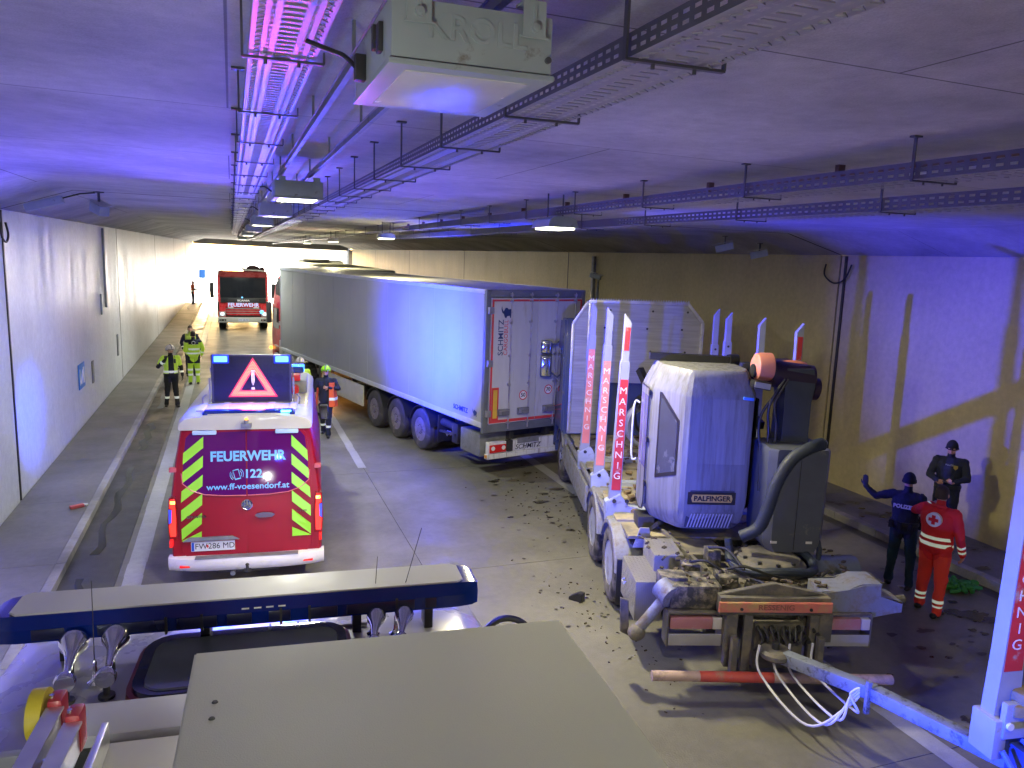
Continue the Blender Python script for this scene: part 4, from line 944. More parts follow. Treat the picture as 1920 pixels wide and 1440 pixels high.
wf = wheel(LT, (.20, 6.1, .53), .53, .34, RIM_B, RUBBER_D, 1, -1)
w_ = wheelcopy(wf, LT, (2.52, 6.1, .53)); w_.rotation_euler = (0, 0, PI)
def guard(y, x0, x1, m=MUD, r0=.60, a0=.12, a1=.95):
    b = MB(); R_ = []
    for k in range(13):
        a = PI * (a0 + (a1 - a0) * k / 12)
        R_.append([(x, y + rr * math.cos(a), .53 + rr * math.sin(a)) for x, rr in ((x0, r0 - .05), (x0, r0), (x0 + .02, r0 + .015), (x1 - .02, r0 + .015), (x1, r0), (x1, r0 - .02), (x0 + .03, r0 - .02))])
    b.loft(R_); return b.build('mudguard', m, LT)
MUDW = mat('mud_caked_pale_steel', (.26, .27, .30), .5, .2, .2, vs=5, dirt=.6, dcol=(.20, .175, .13), ds=5, bump=.5, bs=30)
for (x0, x1) in ((.0, .62), (2.1, 2.72)):
    for y in (.30, 1.75): guard(y, x0, x1, MUDW)
guard(6.1, .0, .5, MUDW, .62)
b = MB()
for y0, y1 in ((.55, 1.35),): b.box(.02, .6, y0, y1, 1.06, 1.10, .01)
b.box(.0, .05, 2.4, 5.3, .55, 1.0, .01); b.box(.05, .6, 2.5, 3.3, .55, 1.0, .04); b.box(2.1, 2.7, 2.4, 5.3, .55, 1.0, .03)
b.box(.0, .05, 5.2, 5.45, .6, 1.1)
b.build('side_guard', MUDW, LT)
b = MB(); b.cyl((.35, 3.6, .75), (.35, 5.0, .75), .3, n=20); b.build('air_tank', MUD2, LT)
b = MB(); b.box(.02, .58, -.33, -.30, .2, .82, .004); b.build('mud_flap', BLACK, LT)
# load bed
DECK = mat('muddy_deck', (.25, .22, .17), .7, .1, .3, dirt=.6, dcol=(.34, .29, .18), ds=4, bump=.7, bs=25)
b = MB(); b.box(.15, 2.55, -.3, 5.5, 1.10, 1.14)
for y in (.25, 1.2, 2.9, 4.4): b.box(.1, 2.6, y, y + .25, 1.14, 1.17, .005)
b.build('deck', DECK, LT)
b = MB(); b.beam((.05, .9, 1.10), (.05, 5.5, 1.10), .05, .09, bev=.01); b.beam((2.66, .9, 1.10), (2.66, 5.5, 1.10), .05, .09, bev=.01); b.build('side_rail', MUDW, LT)
ck = MB()
for i in range(240):
    x, y = random.uniform(.2, 2.5), random.uniform(.2, 5.2); s_ = random.uniform(.015, .06)
    ck.cbox((x, y, 1.18 + s_ * .3), (s_ * 2, s_, s_ * .7), rz=random.random() * 6, rx=random.random() * .6)
o_ = ck.build('bark_litter', mat('bark_mixed', (.17, .12, .07), .9, 0, .4), LT); o_['kind'] = 'stuff'
STAKE = mat('stake_white_blue', (.30, .32, .40), .42, .1, .08, dirt=.12, dcol=(.3, .27, .22), ds=4)
SFOIL = mat('red_stake_foil', (.55, .035, .04), .42, 0, .12, dirt=.22, dcol=(.40, .30, .27), ds=7)
LETT = mat('worn_letter_white', (.72, .70, .68), .5, 0, .05, dirt=.22, dcol=(.5, .25, .22), ds=14)
def stake(par, x, y, side, zb, zt, zj, w=.145, d=.11, lett=True, lean=0., foiltop=None, ztxt=None, name='stake', foilm=SFOIL, reflect=False, head=0, step=.19, ls=.17, zfb=None):
    """side -1 left, +1 right; the wide face looks back (-y)"""
    t = bpy.data.objects.new(name, None); COL.objects.link(t); t.parent = par; t.location = (x, y, 0); t.rotation_euler = (0, lean, head); t.empty_display_size = .2
    b = MB()
    # lower post tapers upwards
    b.loft([[(s_ * w_ / 2, q * d / 2 + .0, z) for s_, q in ((-1, -1), (1, -1), (1, 1), (-1, 1))] for z, w_ in ((zb - .12, w * 1.25), (zb, w * 1.2), (zb + .5, w), (zj, w * .82))])
    b.build('post', STAKE, t)
    b = MB(); w2 = w * .66
    b.prism([(-w2 / 2, zj - .05), (w2 / 2, zj - .05), (w2 / 2, zt - .12), (-w2 / 2, zt)] if side < 0 else [(-w2 / 2, zj - .05), (w2 / 2, zj - .05), (w2 / 2, zt), (-w2 / 2, zt - .12)], 'Y', -d * .38, d * .38, .004)
    b.build('extension', STAKE, t)
    if reflect:
        b = MB(); b.box(-w2 * .36, w2 * .36, -d * .38 - .004, -d * .38 - .001, zt - .5, zt - .18); b.build('reflector', foilm, t)
    if lett:
        ft = foiltop or zj - .35
        b = MB(); b.loft([[(s_ * q, -d / 2 - e, z) for s_, e in ((-1, .0015), (1, .0015), (1, .004), (-1, .004))] for z, q in ((zfb or zb + .22, w * .44), (ft, w * .38))]); f_ = b.build('foil', foilm, t)
        for k, ch in enumerate('MARSCHNIG'):
            z = (ft - .16) - k * step
            text(ch, ls, LETT, f_, 'letter', (0, -d / 2 - .0055, z), bold=0, ext=.001, sx=1.05)
    else:
        b = MB()
        for k in range(3): b.cyl((0, -d / 2 - .004, zj - .08 - .16 * k), (0, -d / 2 + .01, zj - .08 - .16 * k), .02, n=10)
        b.build('pin_holes', BLACK, t)
    return t
SP = [(.68, .11, 3.30, None), (1.98, .10, 3.37, None), (3.45, .09, 3.38, None)]
for i, (y, x, zj, _) in enumerate(SP):
    m_ = SFOIL if i == 0 else mat('faded_pink_foil', (.72, .22, .18), .45, 0, .12, dirt=.22, dcol=(.62, .5, .46), ds=7)
    stake(LT, x, y, -1, 1.25, 3.95, zj, foiltop=(3.05, 3.13, 3.14)[i], ls=.135, foilm=m_, lean=.02, reflect=(i == 0), step=.152)
    stake(LT, 2.60, y - .12 + .35 * i * .2, 1, 1.25, (3.90, 3.87, 3.84)[i], zj - .05, lett=False, lean=-.015, reflect=(i == 0), foilm=SFOIL)
stake(LT, 2.58, 4.15, 1, 1.25, 3.86, 3.2, lett=False, foiltop=2.8, lean=-.01)
for i, (y, x, zj, _) in enumerate(SP):   # U shaped bunks that carry the stakes
    b = MB(); U = [(.02, 1.0), (2.70, 1.0), (2.72, 1.30), (2.52, 1.42), (2.44, 1.30), (2.40, 1.22), (2.2, 1.19), (.52, 1.19), (.32, 1.24), (.25, 1.36), (.20, 1.42), (.0, 1.30)]
    b.prism(U, 'Y', y - .085, y + .085, .01); bk = b.build('bunk', mat('blue_grey_bunk_paint', (.38, .42, .55), .45, .1, .15, dirt=.2, dcol=(.25, .22, .18), ds=3), LT)
    b = MB()
    for x_ in (.12, .3, 2.4, 2.6): b.cyl((x_, y - .10, 1.32), (x_, y - .08, 1.32), .03, n=8)
    b.build('bolts', DARK, bk)
# headboard
HBX = .06
HB = [(.07, 1.2), (.07, 3.42), (.36, 3.86), (2.35, 3.86), (2.66, 3.50), (2.66, 1.2)]
b = MB(); hy = 5.35
pl_ = [(.0, 1.2), (.0, 3.40), (.30, 3.82)] ; n_ = 46
b.prism([(.07, 1.2), (.07, 3.42), (.36, 3.86), (2.35, 3.86), (2.66, 3.50), (2.66, 1.2), (1.55, 1.2), (1.55, 2.25), (.85, 2.25), (.85, 1.2)], 'Y', hy, hy + .05)
HBM = mat('planked_aluminium', (.40, .40, .41), .45, .35, .16, vs=5, bump=.3, bs=14, stretch=(.35, 1, 5), dirt=.12, dcol=(.42, .4, .36), ds=2)
hb = b.build('headboard', HBM, LT)
b = MB()
for k in range(22):
    z = 1.3 + k * .115; xa = .09 + .66 * max(0, z - 3.42); xb = 2.63 - .86 * max(0, z - 3.5)
    if z < 2.28: b.box(xa, .83, hy - .006, hy, z, z + .012); b.box(1.57, xb, hy - .006, hy, z, z + .012)
    else: b.box(xa, xb, hy - .006, hy, z, z + .012)
b.build('plank_ribs', HBM, hb)
b = MB()
P_ = [(.07, 1.2), (.07, 3.42), (.36, 3.86), (2.35, 3.86), (2.66, 3.50), (2.66, 1.2)]
for p, q in zip(P_, P_[1:]): b.beam((p[0], hy - .01, p[1]), (q[0], hy - .01, q[1]), .06, .06, up=(0, 1, 0), bev=.008)
b.box(.36, .42, hy - .05, hy - .01, 1.25, 3.84, .006)
b.build('headboard_frame', ALU_D, hb)
b = MB()
for k in range(40): x = .38 + k * .05; b.prism([(x, 3.88), (x + .025, 3.93), (x + .045, 3.88)], 'Y', hy - .01, hy + .02)
b.build('serrated_edge', ALU_D, hb)
b = MB()
for x in (.75, 1.6, 2.3):
    for z in (1.9, 2.4, 2.9, 3.35, 3.7): b.cyl((x + .05 * math.sin(z * 9), hy - .012, z), (x + .05 * math.sin(z * 9), hy - .004, z), .022, n=8)
b.build('bolts', DARK, hb)
# cab
CABM = mat('dusty_blue_cab_paint', (.05, .07, .16), .35, 0, .1, coat=.3, dirt=.2, dcol=(.15, .14, .13), ds=4)
b = MB(); b.prism([(5.5, 1.15), (5.5, 3.2), (5.62, 3.50), (6.3, 3.45), (6.5, 2.75), (6.76, 1.7), (6.8, .6), (6.72, .5), (6.68, .9), (6.5, 1.2), (5.9, 1.2)], 'X', -.06, 2.54, .05); cb = b.build('cab', CABM, LT)
b = MB(); b.prism([(5.95, 1.95), (5.95, 2.85), (6.38, 2.85), (6.58, 2.05), (6.4, 1.85)], 'X', -.072, -.055); b.box(.4, .9, 5.485, 5.50, 2.2, 2.9); b.box(1.7, 2.2, 5.485, 5.50, 2.2, 2.9); b.build('side_window', GLASS, cb)
b = MB(); b.beam((-.07, 5.55, 1.75), (-.07, 6.65, 1.5), .01, .03, up=(1, 0, 0)); b.beam((-.07, 5.55, 1.65), (-.07, 6.65, 1.42), .01, .02, up=(1, 0, 0)); b.build('red_pinstripe', REDF, cb)
b = MB(); b.prism([(6.505, 2.72), (6.755, 1.72), (6.77, 1.72), (6.52, 2.72)], 'X', .15, 2.45); b.build('windscreen', GLASS, cb)
mr = bpy.data.objects.new('mirror', None); COL.objects.link(mr); mr.parent = LT; mr.empty_display_size = .1
b = MB(); b.box(-.44, -.20, 6.42, 6.54, 2.16, 2.62, .03); b.box(-.44, -.20, 6.42, 6.54, 2.66, 2.94, .04); b.tube([(-.2, 6.5, 2.85), (.0, 6.5, 2.95)], .02); b.tube([(-.2, 6.5, 2.25), (.0, 6.5, 2.1)], .02); b.build('housing', CABM, mr)
b = MB(); b.box(-.415, -.225, 6.408, 6.42, 2.19, 2.59, .01); b.box(-.415, -.225, 6.408, 6.42, 2.69, 2.91, .01); b.build('mirror_glass', CHROME, mr)
b = MB()
for z in (.55, .85): b.box(-.02, .3, 5.45, 5.55, z, z + .04)
b.build('steps', MUD2, LT)
# ---- crane
CRW = mat('off_white_crane_cab_paint', (.19, .195, .225), .38, 0, .14, dirt=.52, dcol=(.13, .13, .13), ds=2.2, stretch=(5, 5, .35), coat=.2)
DG = mat('dark_blue_grey_crane_paint', (.055, .065, .10), .4, .2, .1, coat=.2)
cc = bpy.data.objects.new('crane_cab', None); COL.objects.link(cc); cc.parent = LT; cc.empty_display_size = .3
def cring(z, k=0., top=0., bot=0.):
    P = [(.42, .55), (.42, .05), (.46, -.04), (.70, -.56), (.76, -.60), (1.50, -.60), (1.56, -.57), (1.68, -.30), (1.69, .55)]
    cx, cy = 1.05, 0.0
    return [(cx + (x - cx) * (1 - k), cy + (y - cy) * (1 - k) + bot * (1 if y < -.3 else .4), z) for x, y in P]
b = MB(); b.loft([cring(1.26, .22, bot=.18), cring(1.30, .14, bot=.10), cring(1.42, .06, bot=.03), cring(1.62, .015), cring(1.8, 0), cring(3.03, 0), cring(3.07, .01), cring(3.26, .13), cring(3.33, .17), cring(3.36, .21)])
b.build('shell', CRW, cc, ang=28)
def ctop(z): return .01 + (z - 3.07) * .63
# door on the left face, hinges, handle rail
b = MB(); b.prism([(.06, 1.50), (.06, 3.02), (.10, 3.05), (.50, 3.05), (.53, 3.0), (.53, 1.45), (.35, 1.33), (.15, 1.36)], 'X', .404, .42, .004); dr = b.build('door', CRW, cc)
b = MB(); b.prism([(.12, 1.95), (.12, 2.92), (.47, 2.92), (.47, 1.95)], 'X', .398, .4035, .002); b.build('door_window', mat('lilac_grey_glass', (.16, .14, .34), .12, coat=.3), dr)
b = MB(); b.box(.392, .398, .27, .30, 1.95, 2.92); b.build('window_bar', CRW, dr)
b = MB(); b.tube([(.055, 1.42), ][:0] or [(.40, .075, 1.5), (.40, .075, 3.0), (.40, .11, 3.03), (.40, .49, 3.03)], .008, 6); b.tube(spline([(.40, .53, 1.46), (.40, .36, 1.35), (.40, .15, 1.38), (.40, .08, 1.5)]), .008, 6); b.build('door_seal', BLACK, dr)
for z in (1.75, 2.35, 2.98):
    b = MB(); b.box(.385, .41, .02, .08, z - .035, z + .035, .006); b.build('hinge', BLACK, cc)
b = MB(); b.tube(spline([(.40, .60, 1.95), (.33, .62, 1.99), (.33, .62, 2.7), (.40, .60, 2.74)]), .014, 8); b.build('grab_rail', WHITE, cc)
# slanted corner window
c0 = Vector((.46, -.04)); c1 = Vector((.70, -.56)); dv = (c1 - c0); nv = Vector((-dv.y, dv.x)).normalized() * -1
if nv.x > 0: nv = -nv
def cw_(t, z, o=.004): p = c0 + dv * t + nv * o; return (p.x, p.y, z)
for (poly, o0, o1, nm, m_) in (([(.14, 1.88), (.86, 2.02), (.86, 2.72), (.22, 3.02), (.14, 3.02)], .001, .006, 'window_rubber', BLACK), ([(.20, 1.94), (.80, 2.06), (.80, 2.69), (.26, 2.95), (.20, 2.95)], .0061, .009, 'corner_window', mat('murky_window', (.06, .07, .10), .15, coat=.4, dirt=.2, dcol=(.14, .15, .18)))):
    b = MB(); b._put([cw_(t, z, o0) for t, z in poly] + [cw_(t, z, o1) for t, z in poly], [tuple(range(5)), tuple(range(5, 10))[::-1]] + [(i, 5 + i, 5 + (i + 1) % 5, (i + 1) % 5) for i in range(5)]); b.build(nm, m_, cc)
# rear face details
b = MB(); b.box(.765, 1.49, -.6035, -.6005, 2.2, 3.02); b.build('centre_panel', CRW, cc)
b = MB()
for k in range(5): x = .88 + k * .105; b.cbox((x + .045, -.546 + .0, 3.15), (.088, .006, .018), rx=-.36)
b.build('roof_vents', BLACK, cc)
b = MB()
for x0, x1, z in ((.87, 1.41, 3.166), (.87, 1.41, 3.134)): b.cbox(((x0 + x1) / 2, -.545 + (z - 3.15) * .4, z), (x1 - x0, .004, .004), rx=-.36)
b.build('vent_trim', WHITE, cc)
b = MB(); b.prism([(.80, 1.36), (.83, 1.86), (1.39, 1.86), (1.40, 1.36), (1.25, 1.33), (.95, 1.33)], 'Y', -.608, -.595)
def bend(p): 
    k = max(0, 1.62 - p[2]); return (p[0], p[1] + k * k * 1.0, p[2])
b.build('grille_panel', DG, cc, warp=bend)
b = MB()
for k in range(14): x = .845 + k * .04; b.beam((x + .02, -.612, 1.56), (x - .01, -.612 + .065, 1.36), .014, .004, up=(0, 1, 0))
b.build('grille_slots', mat('grille_slot_light', (.42, .43, .48), .5), cc)
b = MB(); b.prism([(.86, 1.71), (.845, 1.76), (.86, 1.81), (1.355, 1.81), (1.37, 1.76), (1.355, 1.71)], 'Y', -.618, -.609, .004); b.build('name_plate_rim', mat('gold_plate', (.55, .38, .10), .4), cc)
text('PALFINGER', .092, mat('black_letter', (.01, .01, .015), .4, 0, 0), cc, 'name_plate_lettering', (1.108, -.620, 1.759), bold=.0025, sx=1.02)
b = MB(); b.prism([(.80, 1.68), (.80, 1.84), (1.41, 1.84), (1.41, 1.68)], 'Y', -.6095, -.6078); b.build('plate_backing', BLACK, cc)
b = MB()
b.prism([(-.36, 1.6), (-.36, 3.0), (.5, 3.0), (.5, 1.5), (-.2, 1.5)], 'X', 1.685, 1.70); b.build('front_window', GLASS, cc)
b = MB(); b._put([(1.572, -.552, 1.75), (1.674, -.335, 1.9), (1.674, -.335, 3.0), (1.572, -.552, 3.0)], [(0, 1, 2, 3)]); b.build('side_rear_window', GLASS, cc)
b = MB(); b.beam((1.72, -.32, 1.5), (1.72, -.32, 3.1), .05, .05); b.beam((1.73, -.10, 1.9), (1.73, -.10, 3.1), .03, .03); b.build('guard_bars', BLACK, cc)
b = MB(); b.cbox((1.60, -.62, 3.22), (.24, .12, .10), bev=.02, ry=.15); b.beam((1.55, -.5, 3.22), (1.5, -.3, 3.3), .03, .03); wl_ = b.build('work_lamp', BLACK, cc)
b = MB(); b.cbox((1.60, -.685, 3.22), (.20, .012, .07), ry=.15); b.build('lamp_glass', mat('grey_lens', (.35, .36, .36), .15, coat=.5), wl_)
b = MB(); b.cbox((1.47, -.615, 3.04), (.13, .02, .04), bev=.005, ry=.1); b.build('blue_reflector', mat('blue_reflector', (.06, .22, .9), .25, coat=.4), cc)
# cab support, step plates below
b = MB(); b.beam((.62, -.1, 1.27), (.40, .1, .95), .20, .05); b.box(.34, .56, .0, .3, .88, 1.3, .01); b.box(.20, .50, -.25, .12, 1.0, 1.03, .006); b.build('step_bracket', DARK, cc)
b = MB(); b.prism([(.30, 1.25), (.22, .98), (.48, .98), (.42, 1.25)], 'Y', -.30, -.27, .005); b.build('step_plate', ALU_D, cc)
# column, boom
cr_ = bpy.data.objects.new('crane', None); COL.objects.link(cr_); cr_.parent = LT; cr_.empty_display_size = .3
GREYC = mat('slate_crane_housing', (.09, .10, .14), .45, .1, .1, dirt=.08, dcol=(.25, .24, .22), ds=3)
b = MB(); b.loft([[(x * k + 2.03 * (1 - k), y, z) for x, y in ((1.66, -.35), (1.66, -.92), (1.74, -1.0), (2.36, -1.0), (2.42, -.92), (2.42, -.35))] for z, k in ((1.22, .80), (1.30, .93), (1.42, .97), (2.36, 1.0), (2.47, 1.0), (2.50, .96))]); b.build('valve_housing', GREYC, cr_)
b = MB(); b.box(2.03, 2.036, -1.004, -.999, 1.25, 2.48); b.build('cover_seam', BLACK, cr_)
for x in (1.78, 2.22): 
    b = MB(); b.box(x - .04, x + .04, -1.004, -.999, 1.33, 1.36); b.build('maker_label', WHITE, cr_)
b = MB(); b.loft([[(2.12 + dx * w, -.38 + dy * w, z) for dx, dy in ((-1, -1), (1, -1), (1, 1), (-1, 1))] for z, w in ((1.1, .24), (2.3, .20), (2.6, .17), (3.0, .17), (3.2, .19), (3.42, .17))]); b.build('column', DG, cr_, ang=30)
b = MB(); b.cyl((1.78, -.40, 3.34), (2.32, -.40, 3.28), .17, n=28); b.cyl((2.32, -.42, 3.16), (2.40, -.42, 3.15), .14, n=24); b.box(1.80, 2.28, -.5, .2, 3.18, 3.46, .04); b.build('boom_knuckle', mat('dark_purple_crane_paint', (.035, .02, .05), .4, .2), cr_)
PKO = mat('salmon_pink_cap', (.72, .27, .20), .45, 0, .08, dirt=.08, dcol=(.4, .22, .16))
b = MB(); b.lathe([(0, 0), (.12, .01), (.165, .04), (.175, .10), (.175, .22)], (1.56, -.42, 3.42), 'X', 28); b.build('boom_end_cap', PKO, cr_)
b = MB(); b.lathe([(.0, 0), (.08, .0), (.09, .03)], (1.545, -.44, 3.37), 'X', 20); b.build('cap_bolt_cover', BLACK, cr_)
b = MB(); b.ball((2.12, -.3, 3.44), .16, (1.2, .8, .35)); b.build('orange_cap', mat('orange_cap', (.75, .25, .10), .45), cr_)
b = MB()
b.beam((1.58, .32, 3.40), (.45, .42, 3.42), .12, .09); b.cyl((1.5, .3, 3.40), (1.62, .3, 3.40), .08); b.beam((1.95, -.2, 3.3), (1.7, 1.6, 3.1), .24, .26, bev=.02); b.beam((1.7, 1.6, 3.1), (1.3, 3.6, 1.9), .18, .2, bev=.02); b.beam((1.85, -.1, 2.6), (1.72, 1.4, 2.95), .10, .10)
b.build('folded_boom', mat('black_boom_paint', (.015, .015, .02), .35, .2), cr_)
b = MB()
for p_ in ([(1.9, -.62, 3.3), (1.74, -.6, 2.95), (1.76, -.6, 2.6), (1.70, -.7, 2.2)], [(1.94, -.62, 3.3), (1.80, -.62, 3.0), (1.84, -.62, 2.7), (1.8, -.7, 2.3)], [(1.88, -.6, 3.2), (1.66, -.55, 2.8), (1.68, -.6, 2.3), (1.66, -.7, 1.9)]): b.tube(spline(p_, 8), .018, 8)
b.build('hydraulic_hoses', BLACK, cr_)
SLV = mat('blue_black_hose_sleeve', (.022, .03, .05), .55, 0, .3, bump=.6, bs=25)
b = MB(); b.tube(spline([(2.24, -1.06, 2.60), (2.08, -1.12, 2.57), (1.86, -1.12, 2.42), (1.70, -1.12, 2.12), (1.62, -1.12, 1.80), (1.54, -1.08, 1.55), (1.36, -1.02, 1.42)], 12), .072, 14, ring=.07); b.build('hose_sleeve', SLV, cr_)
b = MB(); b.tube(spline([(2.20, -1.05, 2.5), (2.24, -1.05, 2.64), (2.30, -1.04, 2.60), (2.24, -1.03, 2.53)], 6), .012, 6); b.build('lifting_eye', STEEL_D, cr_)
# slew base and hose loop on the rear deck
b = MB(); b.lathe([(0, 0), (.40, 0), (.43, .03), (.43, .10), (.38, .13), (.36, .16), (.30, .18), (0, .19)], (1.72, -1.05, 1.03), 'Z', 36); b.build('slew_base', MUD, cr_)
b = MB(); pts_ = [(1.72 + .50 * math.cos(a), -1.12 + .42 * math.sin(a), 1.16 + .03 * math.sin(3 * a)) for a in [PI * (.85 + 1.45 * k / 26) for k in range(27)]]
b.tube([(1.25, -.9, 1.35)] + pts_ + [(2.30, -.72, 1.45)], .045, 10, ring=.22); b.build('hose_loop', SLV, cr_)
b = MB(); b.tube(spline([(2.30, -.85, 1.5), (2.36, -.98, 1.3), (2.34, -1.02, 1.1), (2.22, -1.1, 1.05)], 6), .03, 8, ring=.2); b.build('hose', SLV, cr_)
b = MB()
for k in range(9):
    a = .3 + k * .62; b.cyl((1.72 + .34 * math.cos(a), -1.05 + .34 * math.sin(a), 1.18), (1.72 + .34 * math.cos(a), -1.05 + .34 * math.sin(a), 1.22), .025, n=6)
b.build('slew_bolts', DARK, cr_)
# rear deck plates, tool boxes, outriggers
b = MB(); b.box(.75, 2.45, -1.75, -.32, .98, 1.03, .008); b.box(.70, 1.25, -.85, -.1, 1.03, 1.12, .01); b.beam((.85, -1.35, 1.10), (.60, .10, 1.14), .05, .10, bev=.006); b.build('rear_deck', MUD, LT)
TREAD = bpy.data.materials.new('chequer_plate'); TREAD.use_nodes = True
n_ = TREAD.node_tree.nodes; l_ = TREAD.node_tree.links; bs_ = n_['Principled BSDF']; bs_.inputs['Base Color'].default_value = (.33, .32, .28, 1); bs_.inputs['Metallic'].default_value = .5; bs_.inputs['Roughness'].default_value = .42
tc_ = n_.new('ShaderNodeTexCoord'); br_ = n_.new('ShaderNodeTexBrick'); br_.inputs['Scale'].default_value = 22; br_.inputs['Mortar Size'].default_value = .03; br_.inputs['Row Height'].default_value = .35
br_.inputs['Color1'].default_value = (1, 1, 1, 1); br_.inputs['Color2'].default_value = (.2, .2, .2, 1); br_.inputs['Mortar'].default_value = (0, 0, 0, 1); l_.new(tc_.outputs['Object'], br_.inputs[0])
bp_ = n_.new('ShaderNodeBump'); bp_.inputs['Strength'].default_value = .9; bp_.inputs['Distance'].default_value = .01; l_.new(br_.outputs[0], bp_.inputs['Height']); l_.new(bp_.outputs[0], bs_.inputs['Normal'])
b = MB(); b.box(.30, .66, -1.10, -.52, .74, 1.20, .01); t1 = b.build('tool_box', TREAD, LT)
b = MB(); b.box(.02, .34, -1.42, -.62, .52, 1.0, .01); t2 = b.build('tool_box', TREAD, LT)
for (o_, x0, x1, y0, y1, z) in ((t1, .30, .66, -1.10, -.52, 1.20), (t2, .02, .34, -1.42, -.62, 1.0)):
    b = MB()
    for i in range(int((x1 - x0) / .045)):
        for j in range(int((y1 - y0) / .045)):
            b.cbox((x0 + .03 + i * .045, y0 + .03 + j * .045, z + .001), (.032, .008, .004), rz=PI / 4 if (i + j) % 2 else -PI / 4)
    for i in range(int((y1 - y0) / .06)):
        for j in range(7): b.cbox((x0 - .001, y0 + .04 + i * .06, z - .06 - j * .05), (.004, .034, .008), rx=PI / 4 if (i + j) % 2 else -PI / 4)
    b.build('tread_rib', TREAD, o_)
b = MB(); b.tube([(.0, -1.0, .82), (-.03, -1.0, .80), (-.03, -.9, .80), (0, -.9, .82)], .008, 6); b.build('handle', STEEL, t2)
OUTR = mat('pale_blue_grey_outrigger', (.22, .24, .32), .45, .2, .12, dirt=.5, dcol=(.16, .13, .10), ds=4)
ou = bpy.data.objects.new('outrigger', None); COL.objects.link(ou); ou.parent = LT; ou.empty_display_size = .2
b = MB(); b.box(.28, .84, -1.98, -1.55, .94, 1.20, .02); b.box(.20, .50, -1.85, -1.6, 1.0, 1.24, .02); b.box(.55, .84, -2.0, -1.8, 1.02, 1.16, .03); b.build('beam', MUD2, ou)
b = MB(); b.cyl((.30, -1.86, 1.08), (-.04, -1.90, .66), .062, n=18); b.cyl((.22, -1.80, 1.12), (.30, -1.96, 1.06), .13, n=20); b.build('cylinder', OUTR, ou)
b = MB(); b.ball((-.06, -1.91, .63), .10, (1, 1, .9)); b.prism([(-.22, .95), (-.20, .55), (-.10, .50), (-.13, .92)], 'Y', -1.75, -1.70, .006); b.build('foot', MUD, ou)
ou = bpy.data.objects.new('outrigger', None); COL.objects.link(ou); ou.parent = LT; ou.empty_display_size = .2
b = MB(); b.prism([(1.95, .95), (1.95, 1.16), (2.25, 1.17), (2.40, 1.25), (2.62, 1.25), (2.60, 1.10), (2.88, 1.04), (2.88, .92), (2.62, .90), (2.50, .84), (2.2, .86)], 'Y', -2.0, -1.62, .015); b.build('beam', OUTR, ou)
b = MB(); b.cbox((2.72, -1.5, 1.10), (.22, .3, .06), bev=.01); b.cyl((2.86, -1.8, .98), (3.0, -1.8, 1.0), .05); b.build('foot', MUD, ou)
b = MB(); b.cyl((2.25, -.95, .96), (2.85, -.95, .96), .20, n=28); b.build('side_tank', mat('blue_grey_tank', (.13, .15, .21), .4, .2, dirt=.2), LT)
# rear cross beam, red name beam, lights
b = MB(); b.box(.78, 2.0, -2.12, -1.95, .94, 1.14, .012); b.prism([(.78, 1.14), (1.39, 1.27), (2.0, 1.14)], 'Y', -2.05, -1.98, .006)
b.box(.86, .98, -2.14, -2.05, .35, .95, .01); b.box(1.05, 1.15, -2.14, -2.08, .30, .95, .01); b.box(1.78, 1.88, -2.14, -2.05, .35, .95, .01); b.box(1.9, 2.05, -2.1, -2.0, .62, .95, .01)
b.box(1.2, 1.75, -2.08, -1.9, .30, .82, .02); b.build('rear_cross_beam', MUD, LT)
RB = mat('worn_salmon_paint', (.55, .16, .13), .5, 0, .15, dirt=.35, dcol=(.42, .28, .14), ds=3)
b = MB(); b.prism([(.76, .99), (.76, 1.10), (2.0, 1.10), (2.0, .99)], 'Y', -2.165, -2.125, .008); nb = b.build('name_beam', RB, LT)
text('RESSENIG', .085, mat('faded_dark_lettering', (.25, .09, .07), .6), nb, 'beam_lettering', (1.38, -2.168, 1.05), bold=.001, sx=1.1)
b = MB()
for x in (1.0, 1.76): b.cyl((x, -2.175, 1.03), (x, -2.16, 1.03), .018, n=8)
b.build('bolts', DARK, nb)
b = MB(); b.cyl((.04, -2.30, .34), (2.66, -2.30, .30), .055, n=18); ur = b.build('underrun_bar', mat('scuffed_red_white_bar', (.45, .32, .30), .5, .1, .2, dirt=.45, dcol=(.22, .18, .16), ds=5), LT)
b = MB(); b.cyl((.55, -2.30, .333), (1.35, -2.30, .320), .0565, n=18, cap=False); b.build('red_band', mat('scuffed_red_band', (.48, .07, .06), .5, dirt=.2, dcol=(.3, .2, .16)), ur)
for x in (.92, 1.86): b = MB(); b.box(x - .03, x + .03, -2.28, -2.2, .34, .75); b.build('bar_bracket', MUD, ur)
for x0 in (.24, 1.90):
    t_ = bpy.data.objects.new('tail_light', None); COL.objects.link(t_); t_.parent = LT; t_.empty_display_size = .1
    b = MB(); b.box(x0, x0 + .62, -2.03, -1.85, .90, .93, .006); b.box(x0, x0 + .015, -2.05, -1.85, .54, .93); b.box(x0 + .605, x0 + .62, -2.05, -1.85, .54, .93); b.build('housing', MUD, t_)
    b = MB(); b.box(x0 + .03, x0 + .50, -2.05, -1.98, .74, .87, .012); b.build('lens', mat('dusty_pink_lens', (.38, .16, .20), .45, dirt=.3, dcol=(.36, .30, .32)), t_)
    b = MB(); b.box(x0 + .50, x0 + .60, -2.055, -1.98, .74, .87, .012); b.build('clear_lens', mat('dusty_clear_lens', (.5, .48, .5), .4), t_)
    b = MB(); b.box(x0 + .02, x0 + .60, -2.06, -2.05, .555, .69, .004); b.build('plate', mat('blank_grey_plate', (.30, .30, .32), .45), t_)
cl = MB()
